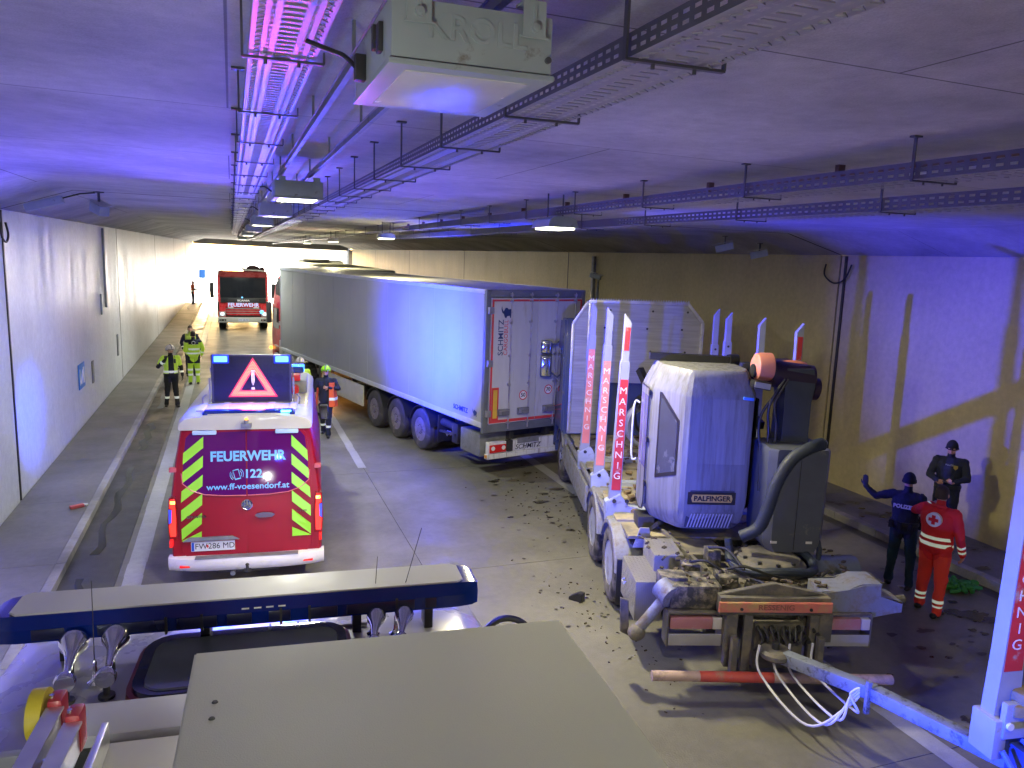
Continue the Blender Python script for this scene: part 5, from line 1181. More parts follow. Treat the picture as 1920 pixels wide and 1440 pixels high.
for i in range(230):
    x, y = random.uniform(.25, 2.6), random.uniform(-1.95, -.2); z = 1.03 if y > -1.7 and .75 < x < 2.45 else 1.2 if x < .75 and y < -.5 else 1.17
    s_ = random.uniform(.008, .035); cl.cbox((x, y, z + s_ * .2), (s_ * 2, s_ * 1.3, s_ * .8), rz=random.random() * 6, rx=random.random(), bev=s_ * .15)
o_ = cl.build('mud_clods', mat('dark_clods', (.07, .055, .04), .9, 0, .5), LT); o_['kind'] = 'stuff'
for (x, y, z, a, b_, c_, nm) in ((1.02, -1.55, 1.10, .22, .26, .16, 'valve_block'), (1.05, -.95, 1.14, .16, .20, .20, 'valve_block'), (2.28, -1.45, 1.08, .14, .14, .12, 'hose_clamp_block'), (1.28, -1.62, 1.06, .10, .10, .10, 'hose_clamp_block'), (.66, -1.35, 1.16, .2, .16, .12, 'control_box')):
    b = MB(); b.cbox((x, y, z), (a, b_, c_), bev=.015)
    for k in range(3): b.cyl((x - a * .3 + a * .3 * k, y, z + c_ * .4), (x - a * .3 + a * .3 * k, y, z + c_ * .5 + .035), .014, n=8)
    b.build(nm, MUD2, LT)
b = MB()
for p_ in ([(1.05, -1.5, 1.2), (1.2, -1.6, 1.28), (1.5, -1.65, 1.2), (1.8, -1.6, 1.12)], [(1.0, -.95, 1.25), (1.15, -1.2, 1.32), (1.25, -1.5, 1.2)], [(.66, -1.35, 1.22), (.8, -1.5, 1.3), (1.0, -1.55, 1.18)], [(2.28, -1.4, 1.15), (2.2, -1.55, 1.2), (2.0, -1.7, 1.1), (1.9, -1.95, 1.0)], [(1.3, -1.6, 1.12), (1.35, -1.85, 1.18), (1.4, -2.0, 1.0)]): b.tube(spline(p_, 6), .016, 6)
b.build('hydraulic_hoses', BLACK, LT)
# couplings and coiled hoses
b = MB()
for i in range(14): b.cyl((1.22 + .05 * i, -2.10, .80 - .06 * (i % 3)), (1.22 + .05 * i, -2.17, .78 - .06 * (i % 3)), .02 + .008 * (i % 2), n=10)
for i in range(8): b.tube(spline([(1.2 + .07 * i, -2.14, .82), (1.24 + .06 * i, -2.22, .70), (1.18 + .08 * i, -2.15, .55 + .02 * i)], 4), .012, 6)
b.build('hose_couplings', DARK, LT)
# pile of grapple parts lying on the bed
gp = thing('grapple', (4.71 + math.cos(LH) * 1.45 + math.sin(LH) * 4.4, 8.75 - math.sin(LH) * 1.45 + math.cos(LH) * 4.4, 0), LH, 'oily log grapple with a salmon cap lying before the headboard', 'grapple')
b = MB(); b.cyl((0, 0, 1.75), (0, 0, 2.05), .14, n=20); b.box(-.2, .2, -.12, .12, 1.95, 2.15, .03); b.beam((.1, .1, 2.1), (-.1, .5, 2.6), .12, .12); b.build('rotator', DARK, gp)
for s in (-1, 1):
    b = MB(); pts_ = spline([(s * .1, 0, 2.0), (s * .34, 0, 1.8), (s * .38, 0, 1.5), (s * .22, 0, 1.25), (s * .03, 0, 1.18)], 5); b.tube(pts_, [.09 - .05 * i / len(pts_) for i in range(len(pts_))], 6); b.build('claw', mat('worn_grey_claw', (.35, .35, .38), .45, .4, dirt=.2), gp)
b = MB(); b.ball((.32, .05, 2.1), .17, (1, 1, 1.3)); b.build('cap', PKO, gp)
b = MB(); b.tube(spline([(-.1, -.1, 2.1), (-.3, -.2, 2.0), (-.25, -.2, 1.6), (-.1, -.2, 1.5)], 5), .03, 8); b.tube(spline([(.1, -.1, 2.1), (.2, -.25, 1.9), (.1, -.25, 1.6)], 5), .03, 8); b.build('hose', BLACK, gp)
b = MB(); b.ball((.02, -.22, 1.45), .05, (1, .4, 1.6)); b.build('lamp_unit', mat('lit_work_light', (1, 1, .8), .2, emit=(.8, 1, .7), es=.3), gp)
# ---- log trailer: drawbar, front frame, first stake
TLH = math.radians(8)
LTR = thing('log_trailer', (5.60, 3.92, 0), TLH, 'log trailer at the picture edge, its drawbar hooked to the muddy log lorry', 'trailer')
def w2l(p):
    d = Vector((p[0] - 5.60, p[1] - 3.92)); return (d.x * math.cos(TLH) - d.y * math.sin(TLH), d.x * math.sin(TLH) + d.y * math.cos(TLH), p[2])
c_ = w2l((5.36, 6.05, .60))
DB = mat('mud_spattered_blue_grey_steel', (.22, .25, .34), .45, .3, .15, dirt=.35, dcol=(.05, .045, .04), ds=9)
b = MB(); p1 = w2l((5.64, 5.11, .70)); p2 = w2l((5.86, 3.5, .82))
b.beam((c_[0], c_[1] + .05, c_[2]), p1, .13, .13, bev=.012); b.beam(p1, p2, .14, .12, bev=.012); b.beam(p2, (p2[0] + .1, p2[1] - 2.5, .85), .14, .12, bev=.012)
b.build('drawbar', DB, LTR)
b = MB(); b.lathe([(.0, -.05), (.14, -.05), (.17, -.02), (.17, .02), (.14, .05), (0, .05)], (c_[0] - .05, c_[1] + .08, .62), 'Z', 24)
b.build('tow_eye_plate', MUD, LTR)
b = MB(); b.cyl((c_[0] - .05, c_[1] + .08, .6), (c_[0] - .05, c_[1] + .08, .74), .04); b.build('coupling_pin', DARK, LTR)
WH = mat('white_grey_hose', (.60, .60, .64), .45, 0, .05)
for i, (sx, sag, ex) in enumerate(((-.25, -.42, 0), (-.05, -.38, .03), (.12, -.30, -.03), (.40, -.2, .05))):
    a_ = w2l((5.36 + sx * .9, 6.12 - sx * .2, .72)); e_ = w2l((5.60, 5.18, .74)); m_ = w2l((5.33 + sx * .55, 5.45 - .08 * i, .66 + sag))
    b = MB(); b.tube(spline([a_, (a_[0] - .02, a_[1] - .1, .45), m_, (e_[0] - .12, e_[1] + .05, .52 + .04 * i), e_], 8), .013, 8); b.build('coil_hose', WH, LTR)
b = MB(); b.box(p1[0] - .09, p1[0] - .05, p1[1] - .02, p1[1] + .02, .5, .82); b.build('hose_clamp', DB, LTR)
FB = mat('dark_blue_frame_paint', (.04, .06, .16), .45, .1, .1, dirt=.15)
b = MB(); b.box(.0, 2.4, -.12, .08, .95, 1.2, .02); b.box(.05, .5, -1.6, -.1, .55, .90, .02); b.box(.05, .15, -5.5, -.1, .80, 1.05, .01); b.box(2.2, 2.3, -5.5, -.1, .80, 1.05, .01); b.build('front_frame', FB, LTR)
b = MB(); b.box(-.12, .0, -.14, .1, .92, 1.25, .02); b.box(-.06, .55, -.16, -.1, 1.1, 1.4, .02); b.build('bunk', STAKE, LTR)
b = MB(); b.cbox((.22, -.12, 1.42), (.34, .2, .12), rz=.3, bev=.04); b.cbox((.1, -.16, 1.34), (.2, .1, .1), rz=-.3, bev=.03); b.build('mud_clump', mat('ochre_mud', (.22, .16, .06), .85, 0, .4, bump=.8, bs=30), LTR)
b = MB(); b.tube(spline([(-.06, -.17, 1.02), (.0, -.3, .85), (.15, -.35, .72), (.4, -.3, .70), (.7, -.25, .75)], 6), .022, 8); b.tube(spline([(.1, -.18, 1.1), (.25, -.25, .98), (.5, -.25, .95)], 6), .018, 8); b.build('blue_hose', mat('blue_hose', (.10, .16, .6), .4), LTR)
stake(LTR, .04, 0, -1, 1.25, 4.0, 3.35, w=.19, d=.13, foiltop=3.07, step=.134, ls=.125, zfb=1.62)
b = MB(); b.cyl((-.09, 0, 1.2), (-.09, -.04, 1.2), .0); b.cyl((-.02, -.18, 1.22), (-.02, -.15, 1.22), .03, n=12); b.build('bolt', WHITE, LTR)
for y in (-3.2, -4.5): wheel(LTR, (.2, y, .5), .5, .36, RIM_B, RUBBER_D, 1, -1)
# ------------------------------------------------------------------ roof of the fire engine we stand on
OW = thing('fire_engine', (.07, 3.3, 0), .085, 'fire engine under the camera, seen as roof with blue light bar, horns and grey box', 'fire engine')
ROOFM = mat('satin_grey_white_roof', (.30, .30, .34), .28, .0, .05, coat=.45)
GREYP = mat('grey_green_panel', (.37, .38, .355), .5, 0, .035, vs=2, bump=.12, bs=260)
def ob(x0, x1, y0, y1, z0, z1, m, name, par=None, bev=.006): b = MB(); b.box(x0, x1, y0, y1, z0, z1, bev); return b.build(name, m, par or OW)
# cab with rounded roof edges
def cr(y, zt, k=1.): 
    P = [(1.15, 1.2), (1.15, 2.5), (1.10, 2.74), (1.02, 2.86), (.92, 2.905), (.7, 2.925), (.3, 2.935)]
    P = [(x * k, min(z, zt)) for x, z in P]; return [(x, y, z) for x, z in P] + [(-x, y, z) for x, z in reversed(P)]
b = MB(); b.loft([cr(-.62, 9), cr(.0, 9), cr(.25, 2.93), cr(.40, 2.86, .995), cr(.52, 2.70, .99), cr(.75, 2.0, .98), cr(.95, 1.3, .97)]); b.build('cab', ROOFM, OW, ang=50)
ob(-1.15, 1.15, -.62, .95, .5, 1.21, RED, 'cab_lower', bev=.03); ob(-1.15, 1.15, -6.5, -.64, .5, 2.9, RED, 'body', bev=.02)
b = MB(); b.prism([(.50, 2.62), (.93, 1.45), (.97, 1.45), (.54, 2.62)], 'X', -1.0, 1.0); b.build('windscreen', GLASS, OW)
for (x0, x1, y0) in ((-.28, -.22, .13), (.02, .10, .155), (.16, .42, .12)): ob(x0, x1 + .06, y0, y0 + .012, 2.93, 2.945, ROOFM, 'roof_bead', bev=.004)
# roof hatch
def rr(x0, x1, y0, y1, r, z, n=5):
    P = []
    for cx, cy, a0 in ((x1 - r, y1 - r, 0), (x0 + r, y1 - r, 90), (x0 + r, y0 + r, 180), (x1 - r, y0 + r, 270)):
        for k in range(n + 1): a = math.radians(a0 + 90 * k / n); P.append((cx + r * math.cos(a), cy + r * math.sin(a), z))
    return P
ht = bpy.data.objects.new('roof_hatch', None); COL.objects.link(ht); ht.parent = OW; ht.empty_display_size = .1
b = MB(); b.loft([rr(-.47, .40, -.42, .115, .13, 2.92), rr(-.465, .395, -.415, .11, .13, 2.965)]); b.build('red_seal', mat('dark_red_seal', (.16, .01, .015), .35, 0, .1), ht)
b = MB(); b.loft([rr(-.45, .38, -.40, .095, .12, 2.95), rr(-.445, .375, -.395, .09, .12, 2.985)]); b.build('rim', mat('blue_black_rim', (.008, .01, .04), .2, coat=.6), ht)
b = MB(); b.loft([rr(-.405, .34, -.37, .035, .08, 2.98), rr(-.40, .335, -.365, .03, .08, 2.992)]); b.build('hatch_glass', mat('grey_hatch_glass', (.07, .08, .10), .12, coat=.5), ht)
b = MB()
for x in (.05, .17): b.box(x - .004, x + .004, .03, .09, 2.984, 2.996)
b.build('hatch_ribs', BLACK, ht)
# light bar
br = bpy.data.objects.new('light_bar', None); COL.objects.link(br); br.parent = OW; br.location = (-.02, .10, 3.06); br.empty_display_size = .1
def lring(x, k=1., s=0.): return [(x, -.125 * k + s, -.004), (x, -.13 * k + s, .055), (x, -.105 * k, .105 * (k ** .5)), (x, .105 * k, .105 * (k ** .5)), (x, .13 * k - s, .055), (x, .125 * k - s, -.004)]
LENS = mat('deep_blue_lens', (.001, .012, .14), .15, 0, .1, coat=.3)
b = MB(); b.loft([lring(-1.00, .72), lring(-.97, .9), lring(-.90), lring(.90), lring(.97, .9), lring(1.0, .72)]); b.build('blue_lens', LENS, br, ang=30)
b = MB(); b.prism([(-.90, -.108), (.90, -.108), (.93, -.08), (.93, .08), (.90, .108), (-.90, .108), (-.93, .08), (-.93, -.08)], 'Z', .104, .1125, .003); b.build('aluminium_top', mat('silver_bar_top', (.40, .40, .41), .5, .2, .03), br)
for x0, x1 in ((-.84, -.72), (-.6, -.34), (-.3, -.14), (-.10, .0), (.07, .16), (.24, .36), (.40, .70), (.75, .80)):
    b = MB(); b.box(x0, x1, -.1335, -.120, .006, .052, .003); b.build('dark_module', mat('dark_module', (.002, .004, .035), .3, coat=.4), br)
b = MB()
for x in (-.34, -.2, .12, .24, .62): b.box(x - .005, x + .005, -.136, -.10, -.012, .062)
b.build('lens_seam', BLACK, br)
b = MB()
for k in range(4): b.box(-.04 + k * .05, -.01 + k * .05, -.129, -.126, .068, .074)
b.build('label_marks', WHITE, br)
b = MB(); b.box(-.93, .93, .119, .126, .06, .085, .002); b.build('blue_glow_strip', mat('lit_blue_strip', (.05, .15, .9), .2, emit=(.03, .12, 1), es=.15), br)
b = MB(); b.box(-.95, .95, -.1, .1, -.0, .02, .004)
for x in (-.75, -.2, .45, .78): b.box(x - .02, x + .02, -.04, .06, -.14, .0, .004)
b.build('mounting_feet', BLACK, br)
# horns
def horn(x, y, r, L, tilt, label):
    t = thing('air_horn', (OW.location.x + x * math.cos(.085) + y * math.sin(.085), OW.location.y - x * math.sin(.085) + y * math.cos(.085), 2.935), .085 - tilt, label, 'horn', 'chrome air horns on the cab roof')
    b = MB(); b.lathe([(r * .86, 0), (r, .004), (r * 1.02, .014), (r * .93, .035), (r * .66, .06), (r * .40, .10), (r * .28, .15), (r * .21, .21), (r * .18, L * .8), (r * .17, L - .02), (r * .3, L)][::-1], (0, 0, 0), 'Y', 24)
    bell = b.build('bell', CHROME, t, ang=60); bell.rotation_euler = (0, 0, PI); bell.location = (0, L, .125); bell.rotation_euler = (-.16, 0, PI)
    b = MB(); b.lathe([(0, -.028), (r * .62, -.026), (r * .70, -.018), (r * .70, .0), (r * .4, .012), (0, .012)], (0, .0, .085), 'Y', 24); b.build('diaphragm', CHROME, t)
    b = MB(); b.cyl((0, 0, 0), (0, 0, .06), .012, n=10); b.cyl((0, -.005, 0), (0, -.005, .012), .03, n=14); b.build('foot', DARK, t)
    b = MB(); b.cyl((0, L * .6, 0), (0, L * .6, .10), .008, n=8); b.build('bell_support', DARK, t)
    return t
def horn2(x0, y0, x1, y1, r, label):   # from diaphragm to bell
    d = Vector((x1 - x0, y1 - y0)); return horn(x0, y0, r, d.length, -math.atan2(d.x, d.y) + 0., label)
def horn3(x0, y0, L, ang, r, label): return horn(x0, y0, r, L, ang, label)
horn3(-.672, -.29, .25, .12, .056, 'leftmost chrome air horn, beside the thin aerial foot')
horn3(-.535, -.28, .26, .06, .056, 'chrome air horn between the leftmost horn and the roof hatch')
horn3(.485, -.20, .16, -.15, .042, 'short chrome horn behind the hatch, nearer the hatch')
horn3(.60, -.20, .16, -.20, .042, 'short chrome horn nearest the black mirror arm')
def aerial(x, y, h, lean, label, thick=.0022):
    t = thing('aerial', (OW.location.x + x * math.cos(.085) + y * math.sin(.085), OW.location.y - x * math.sin(.085) + y * math.cos(.085), 2.935), .085, label, 'aerial')
    b = MB(); b.lathe([(.03, 0), (.03, .006), (.018, .015), (.012, .03), (.008, .07), (.009, .09), (.004, .10)], (0, 0, 0), 'Z', 16); b.build('base', CHROME, t)
    b = MB(); b.cyl((0, 0, .09), (lean[0], lean[1], h), thick, thick * .6, n=6); b.build('whip', BLACK, t)
aerial(-.60, -.17, .42, (-.0, .02), 'thin upright aerial between the two long horns')
aerial(.50, .02, .36, (.02, .03), 'aerial behind the light bar, the more upright one')
aerial(.60, .0, .48, (.12, .06), 'long slanting aerial beside the more upright one')
# box, panels behind the hatch
b = MB(); b.prism([(-.09, -1.18), (.965, -1.18), (1.0, -2.6), (-.04, -2.6)], 'Z', 3.0, 3.55, .006); gb = b.build('equipment_box', GREYP, OW)
for y in (-1.44, -1.51):
    b = MB(); b.lathe([(0, .004), (.006, .003), (.008, 0)][::-1], (-.01, y, 3.55), 'Z', 12); b.build('rivet', DARK, gb)
ob(-.62, .0, -.80, -.60, 2.9, 3.10, mat('pale_grey_rail', (.38, .38, .42), .4, 0, .03), 'cross_rail', bev=.01)
ob(-.62, -.0, -.815, -.80, 2.9, 3.06, BLACK, 'gap_seal', bev=.0)
ob(-.45, .0, -2.6, -.83, 2.9, 3.09, mat('pale_panel', (.42, .41, .36), .45, 0, .05), 'side_panel', bev=.01)
ob(-1.15, -.62, -.64, -.60, 2.88, 2.96, ROOFM, 'edge_rail')
b = MB(); b.box(-1.15, -.46, -2.6, -.64, 2.86, 2.90, .004)
for k in range(13): y = -.72 - k * .085; b.box(-1.12, -.47, y - .05, y, 2.90, 2.93, .01)
b.build('grooved_deck', mat('grooved_aluminium', (.45, .45, .47), .4, .6, .08), OW)
b = MB(); b.tube(spline([(1.0, .02, 2.88), (1.1, .06, 2.93), (1.2, .05, 2.92), (1.28, -.02, 2.86)], 5), .016, 8); ma = b.build('mirror_arm', BLACK, OW)
ob(1.24, 1.34, -.1, .0, 2.2, 2.8, BLACK, 'mirror', bev=.02)
for s in (-1, 1):
    wheel(OW, (s * 1.0, -.2, .5), .5, .33, RIM_W, RUBBER, 1, s); wheel(OW, (s * 1.0, -4.3, .5), .5, .4, RIM_W, RUBBER, -1, s)
# headlights and blue grille flashers of this engine
for s in (-1, 1):
    b = MB(); b.box(s * .8 - .15, s * .8 + .15, .95, 1.0, .78, .98, .02); b.build('headlight', mat('lit_headlight', (1, 1, 1), .2, emit=(1, .97, .88), es=.3), OW)
    b = MB(); b.box(s * .55 - .08, s * .55 + .08, .96, 1.0, 1.28, 1.34, .01); b.build('grille_flasher', BLUE_E, OW)
    lamp('headlight_beam', 'SPOT', (s * .8, 1.05, .88), (1, .96, .90), HEAD_W, .02, (0, 1, -.06), 34, .6, parent=OW)
    lamp('grille_light', 'SPOT', (s * .55, 1.06, 1.31), (.02, .05, 1), BLUE_G, .05, (-s * .25, 1, .02), 62, .7, parent=OW)
lamp('roof_light', 'POINT', (1.08, .14, 3.16), (.06, .08, 1), BLUE_R * 1.2, .05, parent=OW)
lamp('side_light', 'SPOT', (1.25, .6, 1.25), (.004, .05, 1), BLUE_G * 27, .05, (1, .06, -.02), 58, .8, parent=OW)
lamp('side_light', 'SPOT', (1.22, .9, 1.75), (.01, .05, 1), BLUE_G * 13, .05, (.62, 1, .10), 44, .9, parent=OW)
wl = bpy.data.objects.new('lamp_unit', None); COL.objects.link(wl); wl.parent = OW; wl.location = (-.75, -3.4, 3.5); wl.empty_display_size = .1  # unseen lamp added behind the camera to fill lamp box and near ceiling
b = MB(); b.box(-.18, .18, -.08, .06, 0, .2, .02); b.cyl((0, 0, -.6), (0, 0, 0), .03); b.build('housing', BLACK, wl)
b = MB(); b.box(-.16, .16, .06, .068, .02, .18); b.build('lamp_glass', mat('added_fill_glass', (1, 1, .9), .2, emit=(1, 1, .9), es=.5), wl)
lamp('added_fill_beam', 'AREA', (0, .09, .1), (.94, 1, .88), 4.5, .3, (.1, 1, .55), parent=wl, sy=.16)
# ladder
ld = thing('ladder', (OW.location.x, OW.location.y, 0), .085, 'aluminium ladder on the roof edge with red end caps and a yellow roller', 'ladder')
CAPR = mat('dark_red_cap', (.28, .01, .02), .4, 0, .08)
for x, y, dx, z in ((-.505, -.95, .03, 3.26), (-.435, -1.04, .02, 3.26)):
    b = MB(); b.beam((x, y, z), (x + dx, y - 1.4, z - .02), .03, .10, bev=.004); b.box(x - .022, x + .026, y - 1.2, y - .02, z + .045, z + .052); b.build('side_rail', ALU, ld)
    b = MB(); b.cbox((x, y + .015, z + .01), (.042, .07, .12), bev=.012); b.build('end_cap', CAPR, ld)
    b = MB(); b.cyl((x - .01, y + .0, z + .07), (x - .01, y, z + .08), .007, n=8); b.build('rivet', CHROME, ld)
b = MB(); b.beam((-.40, -.86, 3.14), (-.37, -2.2, 3.14), .02, .08, bev=.004); b.build('side_rail', ALU, ld)
b = MB()
for k in range(4): b.cyl((-.51, -1.15 - k * .28, 3.25), (-.42, -1.15 - k * .28, 3.25), .014, n=10)
b.build('rung', ALU, ld)
b = MB(); b.cyl((-.575, -.93, 3.27), (-.535, -.93, 3.27), .075, n=28); b.build('yellow_roller', mat('ochre_rubber', (.42, .33, .02), .6, 0, .1), ld)
# ------------------------------------------------------------------ people
SKIN = mat('skin', (.50, .27, .19), .55, 0, .06); LIP = mat('lips', (.35, .12, .10), .5); EYE = mat('eye_dark', (.03, .02, .02), .2)
NAVYC = mat('dark_navy_cloth', (.012, .016, .035), .8, 0, .2, bump=.3, bs=120); BLKC = mat('black_cloth', (.012, .013, .015), .85, 0, .2, bump=.3, bs=120)
BOOT = mat('black_leather', (.01, .01, .011), .4, 0, .1); GLOVE = mat('dark_glove', (.03, .03, .035), .7)
HIVIS = mat('hi_vis_yellow', (.50, .75, .05), .6, 0, .08, emit=(.5, .8, .05), es=.01); HIO = mat('hi_vis_orange', (.85, .13, .03), .6, 0, .08)
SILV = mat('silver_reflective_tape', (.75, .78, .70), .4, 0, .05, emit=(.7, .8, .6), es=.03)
REDC = mat('red_rescue_cloth', (.68, .018, .022), .7, 0, .1, bump=.3, bs=90); ORC = mat('orange_red_trousers', (.82, .05, .03), .7, 0, .1, bump=.3, bs=90)
HAIRD = mat('dark_brown_hair', (.035, .02, .012), .7, 0, .3, bump=.5, bs=200)
PETROL = mat('dark_petrol_cloth', (.008, .03, .045), .8, 0, .2, bump=.3, bs=120)
def L3(a, b, t): return Vector(a).lerp(Vector(b), t)
def capsule(mb, p, q, r0, r1, n=14, k=5, flat=1., fdir=(0, 1, 0)):
    p, q = Vector(p), Vector(q); ax = q - p; L = ax.length
    z = ax.normalized() if L > 1e-6 else Vector((0, 0, 1)); f = Vector(fdir); x = f - z * f.dot(z)
    if x.length < 1e-3: x = Vector((1, 0, 0)) - z * z.x
    x.normalize(); y = z.cross(x); rings = []
    prof = [(-r0 * math.cos(PI / 2 * i / k), r0 * math.sin(PI / 2 * i / k)) for i in range(1, k + 1)] + [(L + r1 * math.sin(PI / 2 * i / k), r1 * math.cos(PI / 2 * i / k)) for i in range(0, k)]
    for h, r in prof: rings.append([p + z * h + x * (r * flat * math.cos(2 * PI * i / n)) + y * (r * math.sin(2 * PI * i / n)) for i in range(n)])
    mb.loft(rings)
def person(label, loc, head, P, colour, H=1.78, voxel=.0085, extras=None, group=None, bulk=1.):
    """P: joints in a frame facing +y, metres for a 1.78 m person; colour(tag, t, co) -> material index"""
    s = H / 1.78
    root = thing('person', loc, head, label, 'person', group)
    mb = MB(); segs = []
    def seg(tag_, p, q, r0, r1, flat=1., fdir=(0, 1, 0)):
        capsule(mb, p, q, r0, r1, flat=flat, fdir=fdir); segs.append((tag_, Vector(p), Vector(q), (r0 + r1) / 2))
    j = {k: Vector(v) for k, v in P.items() if isinstance(v, tuple)}
    B_ = bulk
    pel, wai, che, nec, hd = j['pelvis'], j['waist'], j['chest'], j['neck'], j['head']
    side = (j['shR'] - j['shL']).normalized(); fwd_ = Vector(P.get('face', (0, 1, 0))).normalized()
    # torso: lofted ellipses
    tw = Vector((0, 0, 1)).cross(side) * -1
    def ell(c, a, b_, n=18): return [c + side * (a * math.cos(2 * PI * i / n)) + Vector((-side.y, side.x, 0)) * (b_ * math.sin(2 * PI * i / n)) for i in range(n)]
    up = Vector((0, 0, 1))
    rings = [ell(pel - up * .10, .10 * B_, .09 * B_), ell(pel - up * .05, .165 * B_, .115 * B_), ell(pel, .178 * B_, .125 * B_), ell(L3(pel, wai, .5), .170 * B_, .122 * B_), ell(wai, .165 * B_, .118 * B_), ell(L3(wai, che, .5), .175 * B_, .122 * B_), ell(che, .190 * B_, .128 * B_), ell(L3(che, nec, .5), .190 * B_, .118 * B_), ell(L3(che, nec, .78), .155, .095), ell(L3(che, nec, .97), .085, .072), ell(nec + (hd - nec) * .15, .060, .060)]
    mb.loft(rings)
    segs += [('torso', pel - up * .06, L3(che, nec, .85), .15)]
    seg('neck', L3(che, nec, .9), L3(nec, hd, .65), .062, .056)
    seg('shoulder', j['shL'], L3(che, nec, .62), .060 * B_, .085); seg('shoulder', j['shR'], L3(che, nec, .62), .060 * B_, .085)
    for sd in 'LR':
        seg('arm', j['sh' + sd], j['el' + sd], .066 * B_, .050 * B_); seg('forearm', j['el' + sd], j['wr' + sd], .050 * B_, .036 * B_)
        hp, kn, an = j['hip' + sd], j['kn' + sd], j['an' + sd]
        seg('thigh', hp, kn, .095 * B_, .066 * B_); seg('shin', kn, an, .066 * B_, .050 * B_)
        seg('cuff', L3(kn, an, .82), L3(kn, an, .97), .062, .066)
        toe = Vector(P.get('toe' + sd, (0, 1, 0))).normalized()
        base = Vector((an.x, an.y, an.z - .045))
        seg('boot', base - toe * .055, base + toe * .12, .048, .042, .8, (0, 0, 1)); seg('boot', an, base, .05, .05)
        # hand: palm, four fingers, thumb
        w_, e_ = j['wr' + sd], j['el' + sd]; hd_ = Vector(P.get('hand' + sd, (w_ - e_))).normalized()
        pn = Vector(P.get('palm' + sd, (-side if sd == 'R' else side))); pn = (pn - hd_ * pn.dot(hd_)).normalized(); ac = hd_.cross(pn)
        tip = w_ + hd_ * .085
        for q in (-1.5, -.5, .5, 1.5): seg('hand', w_ + hd_ * .02 + ac * q * .014, tip + ac * q * .019, .016, .014)
        curl = P.get('curl' + sd, .5)
        for q, Lf in ((-1.5, .062), (-.5, .075), (.5, .080), (1.5, .070)):
            a0 = tip + ac * q * .020; a1 = a0 + (hd_ * math.cos(curl) + pn * math.sin(curl)) * Lf * .5; a2 = a1 + (hd_ * math.cos(curl * 2.1) + pn * math.sin(curl * 2.1)) * Lf * .5
            seg('hand', a0, a1, .0115, .0105); seg('hand', a1, a2, .0105, .009)
        ts = 1 if sd == 'L' else -1
        t0 = w_ + hd_ * .03 + ac * .028; t1 = t0 + (hd_ * .6 + ac * .7 + pn * .3).normalized() * .042; t2 = t1 + (hd_ * .85 + ac * .2 + pn * .45).normalized() * .03
        seg('hand', t0, t1, .015, .0125); seg('hand', t1, t2, .0125, .010)
    # head with jaw, nose, ears
    F = fwd_; S_ = F.cross(up).normalized(); U = S_.cross(F).normalized()
    def hp_(x, y, z): return hd + S_ * x + F * y + U * z
    HM = Matrix((S_, F, U)).transposed()
    def blob(c, r):
        n, m_ = 16, 10; vs = []
        for i in range(m_ + 1):
            for k in range(n):
                a = 2 * PI * k / n; b_ = PI * i / m_; v = Vector((r[0] * math.sin(b_) * math.cos(a), r[1] * math.sin(b_) * math.sin(a), -r[2] * math.cos(b_))); vs.append(hp_(*c) + HM @ v)
        mb._put(vs, [(i * n + k, i * n + (k + 1) % n, (i + 1) * n + (k + 1) % n, (i + 1) * n + k) for i in range(m_) for k in range(n)])
    blob((0, -.005, .025), (.076, .096, .100)); blob((0, .030, -.045), (.056, .062, .070)); blob((0, .088, -.088), (.026, .022, .020))
    blob((0, .098, -.018), (.013, .020, .026)); blob((0, .082, .032), (.060, .018, .012)); blob((0, .085, -.060), (.026, .016, .010))
    for sg in (-1, 1): blob((sg * .078, -.005, -.005), (.012, .020, .032)); blob((sg * .038, .07, -.025), (.024, .022, .022))
    segs.append(('head', hd - U * .05, hd + U * .04, .085))
    me = bpy.data.meshes.new('body_raw'); mb.bm.to_mesh(me); mb.bm.free()
    o = bpy.data.objects.new('body', me); COL.objects.link(o)
    rm = o.modifiers.new('r', 'REMESH'); rm.mode = 'VOXEL'; rm.voxel_size = voxel; rm.use_smooth_shade = True
    sm = o.modifiers.new('s', 'SMOOTH'); sm.iterations = 3; sm.factor = .5
    dg = bpy.context.evaluated_depsgraph_get(); me2 = bpy.data.meshes.new_from_object(o.evaluated_get(dg)); o.modifiers.clear(); o.data = me2; bpy.data.meshes.remove(me); me2.name = 'body'
    mats_, fn = colour
    for m_ in mats_: me2.materials.append(m_)
    co = [v.co.copy() for v in me2.vertices]
    NRM = [v.normal.copy() for v in me2.vertices]; newco = []
    for c, nn in zip(co, NRM):   # cloth folds
        if c.z < hd.z - .16:
            d = noise.noise(Vector((c.x * 9, c.y * 9, c.z * 5))) * .013 + noise.noise(Vector((c.x * 20, c.y * 20, c.z * 16))) * .008
            newco += list(c + nn * d)
        else: newco += list(c)
    me2.vertices.foreach_set('co', newco); me2.update()
    C0 = np.array([tuple(c) for c in co]); nf = len(me2.polygons); nl = len(me2.loops)
    lv = np.empty(nl, dtype=np.int64); me2.loops.foreach_get('vertex_index', lv); ls_ = np.empty(nf, dtype=np.int64); me2.polygons.foreach_get('loop_start', ls_)
    lt = np.empty(nf, dtype=np.int64); me2.polygons.foreach_get('loop_total', lt)
    CF = np.add.reduceat(C0[lv], ls_, axis=0) / lt[:, None]
    bd = np.full(nf, 9.); bi = np.zeros(nf, dtype=int); bt = np.zeros(nf)
    for k_, (tg, p, q, r) in enumerate(segs):
        p_ = np.array(p); pq = np.array(q) - p_; L2 = float(pq @ pq); t = np.clip(((CF - p_) @ pq) / L2, 0, 1) if L2 > 0 else np.zeros(nf)
        d = np.linalg.norm(CF - (p_ + t[:, None] * pq), axis=1) - r - (.004 if tg == 'hand' else 0)
        m_ = d < bd; bd[m_] = d[m_]; bi[m_] = k_; bt[m_] = t[m_]
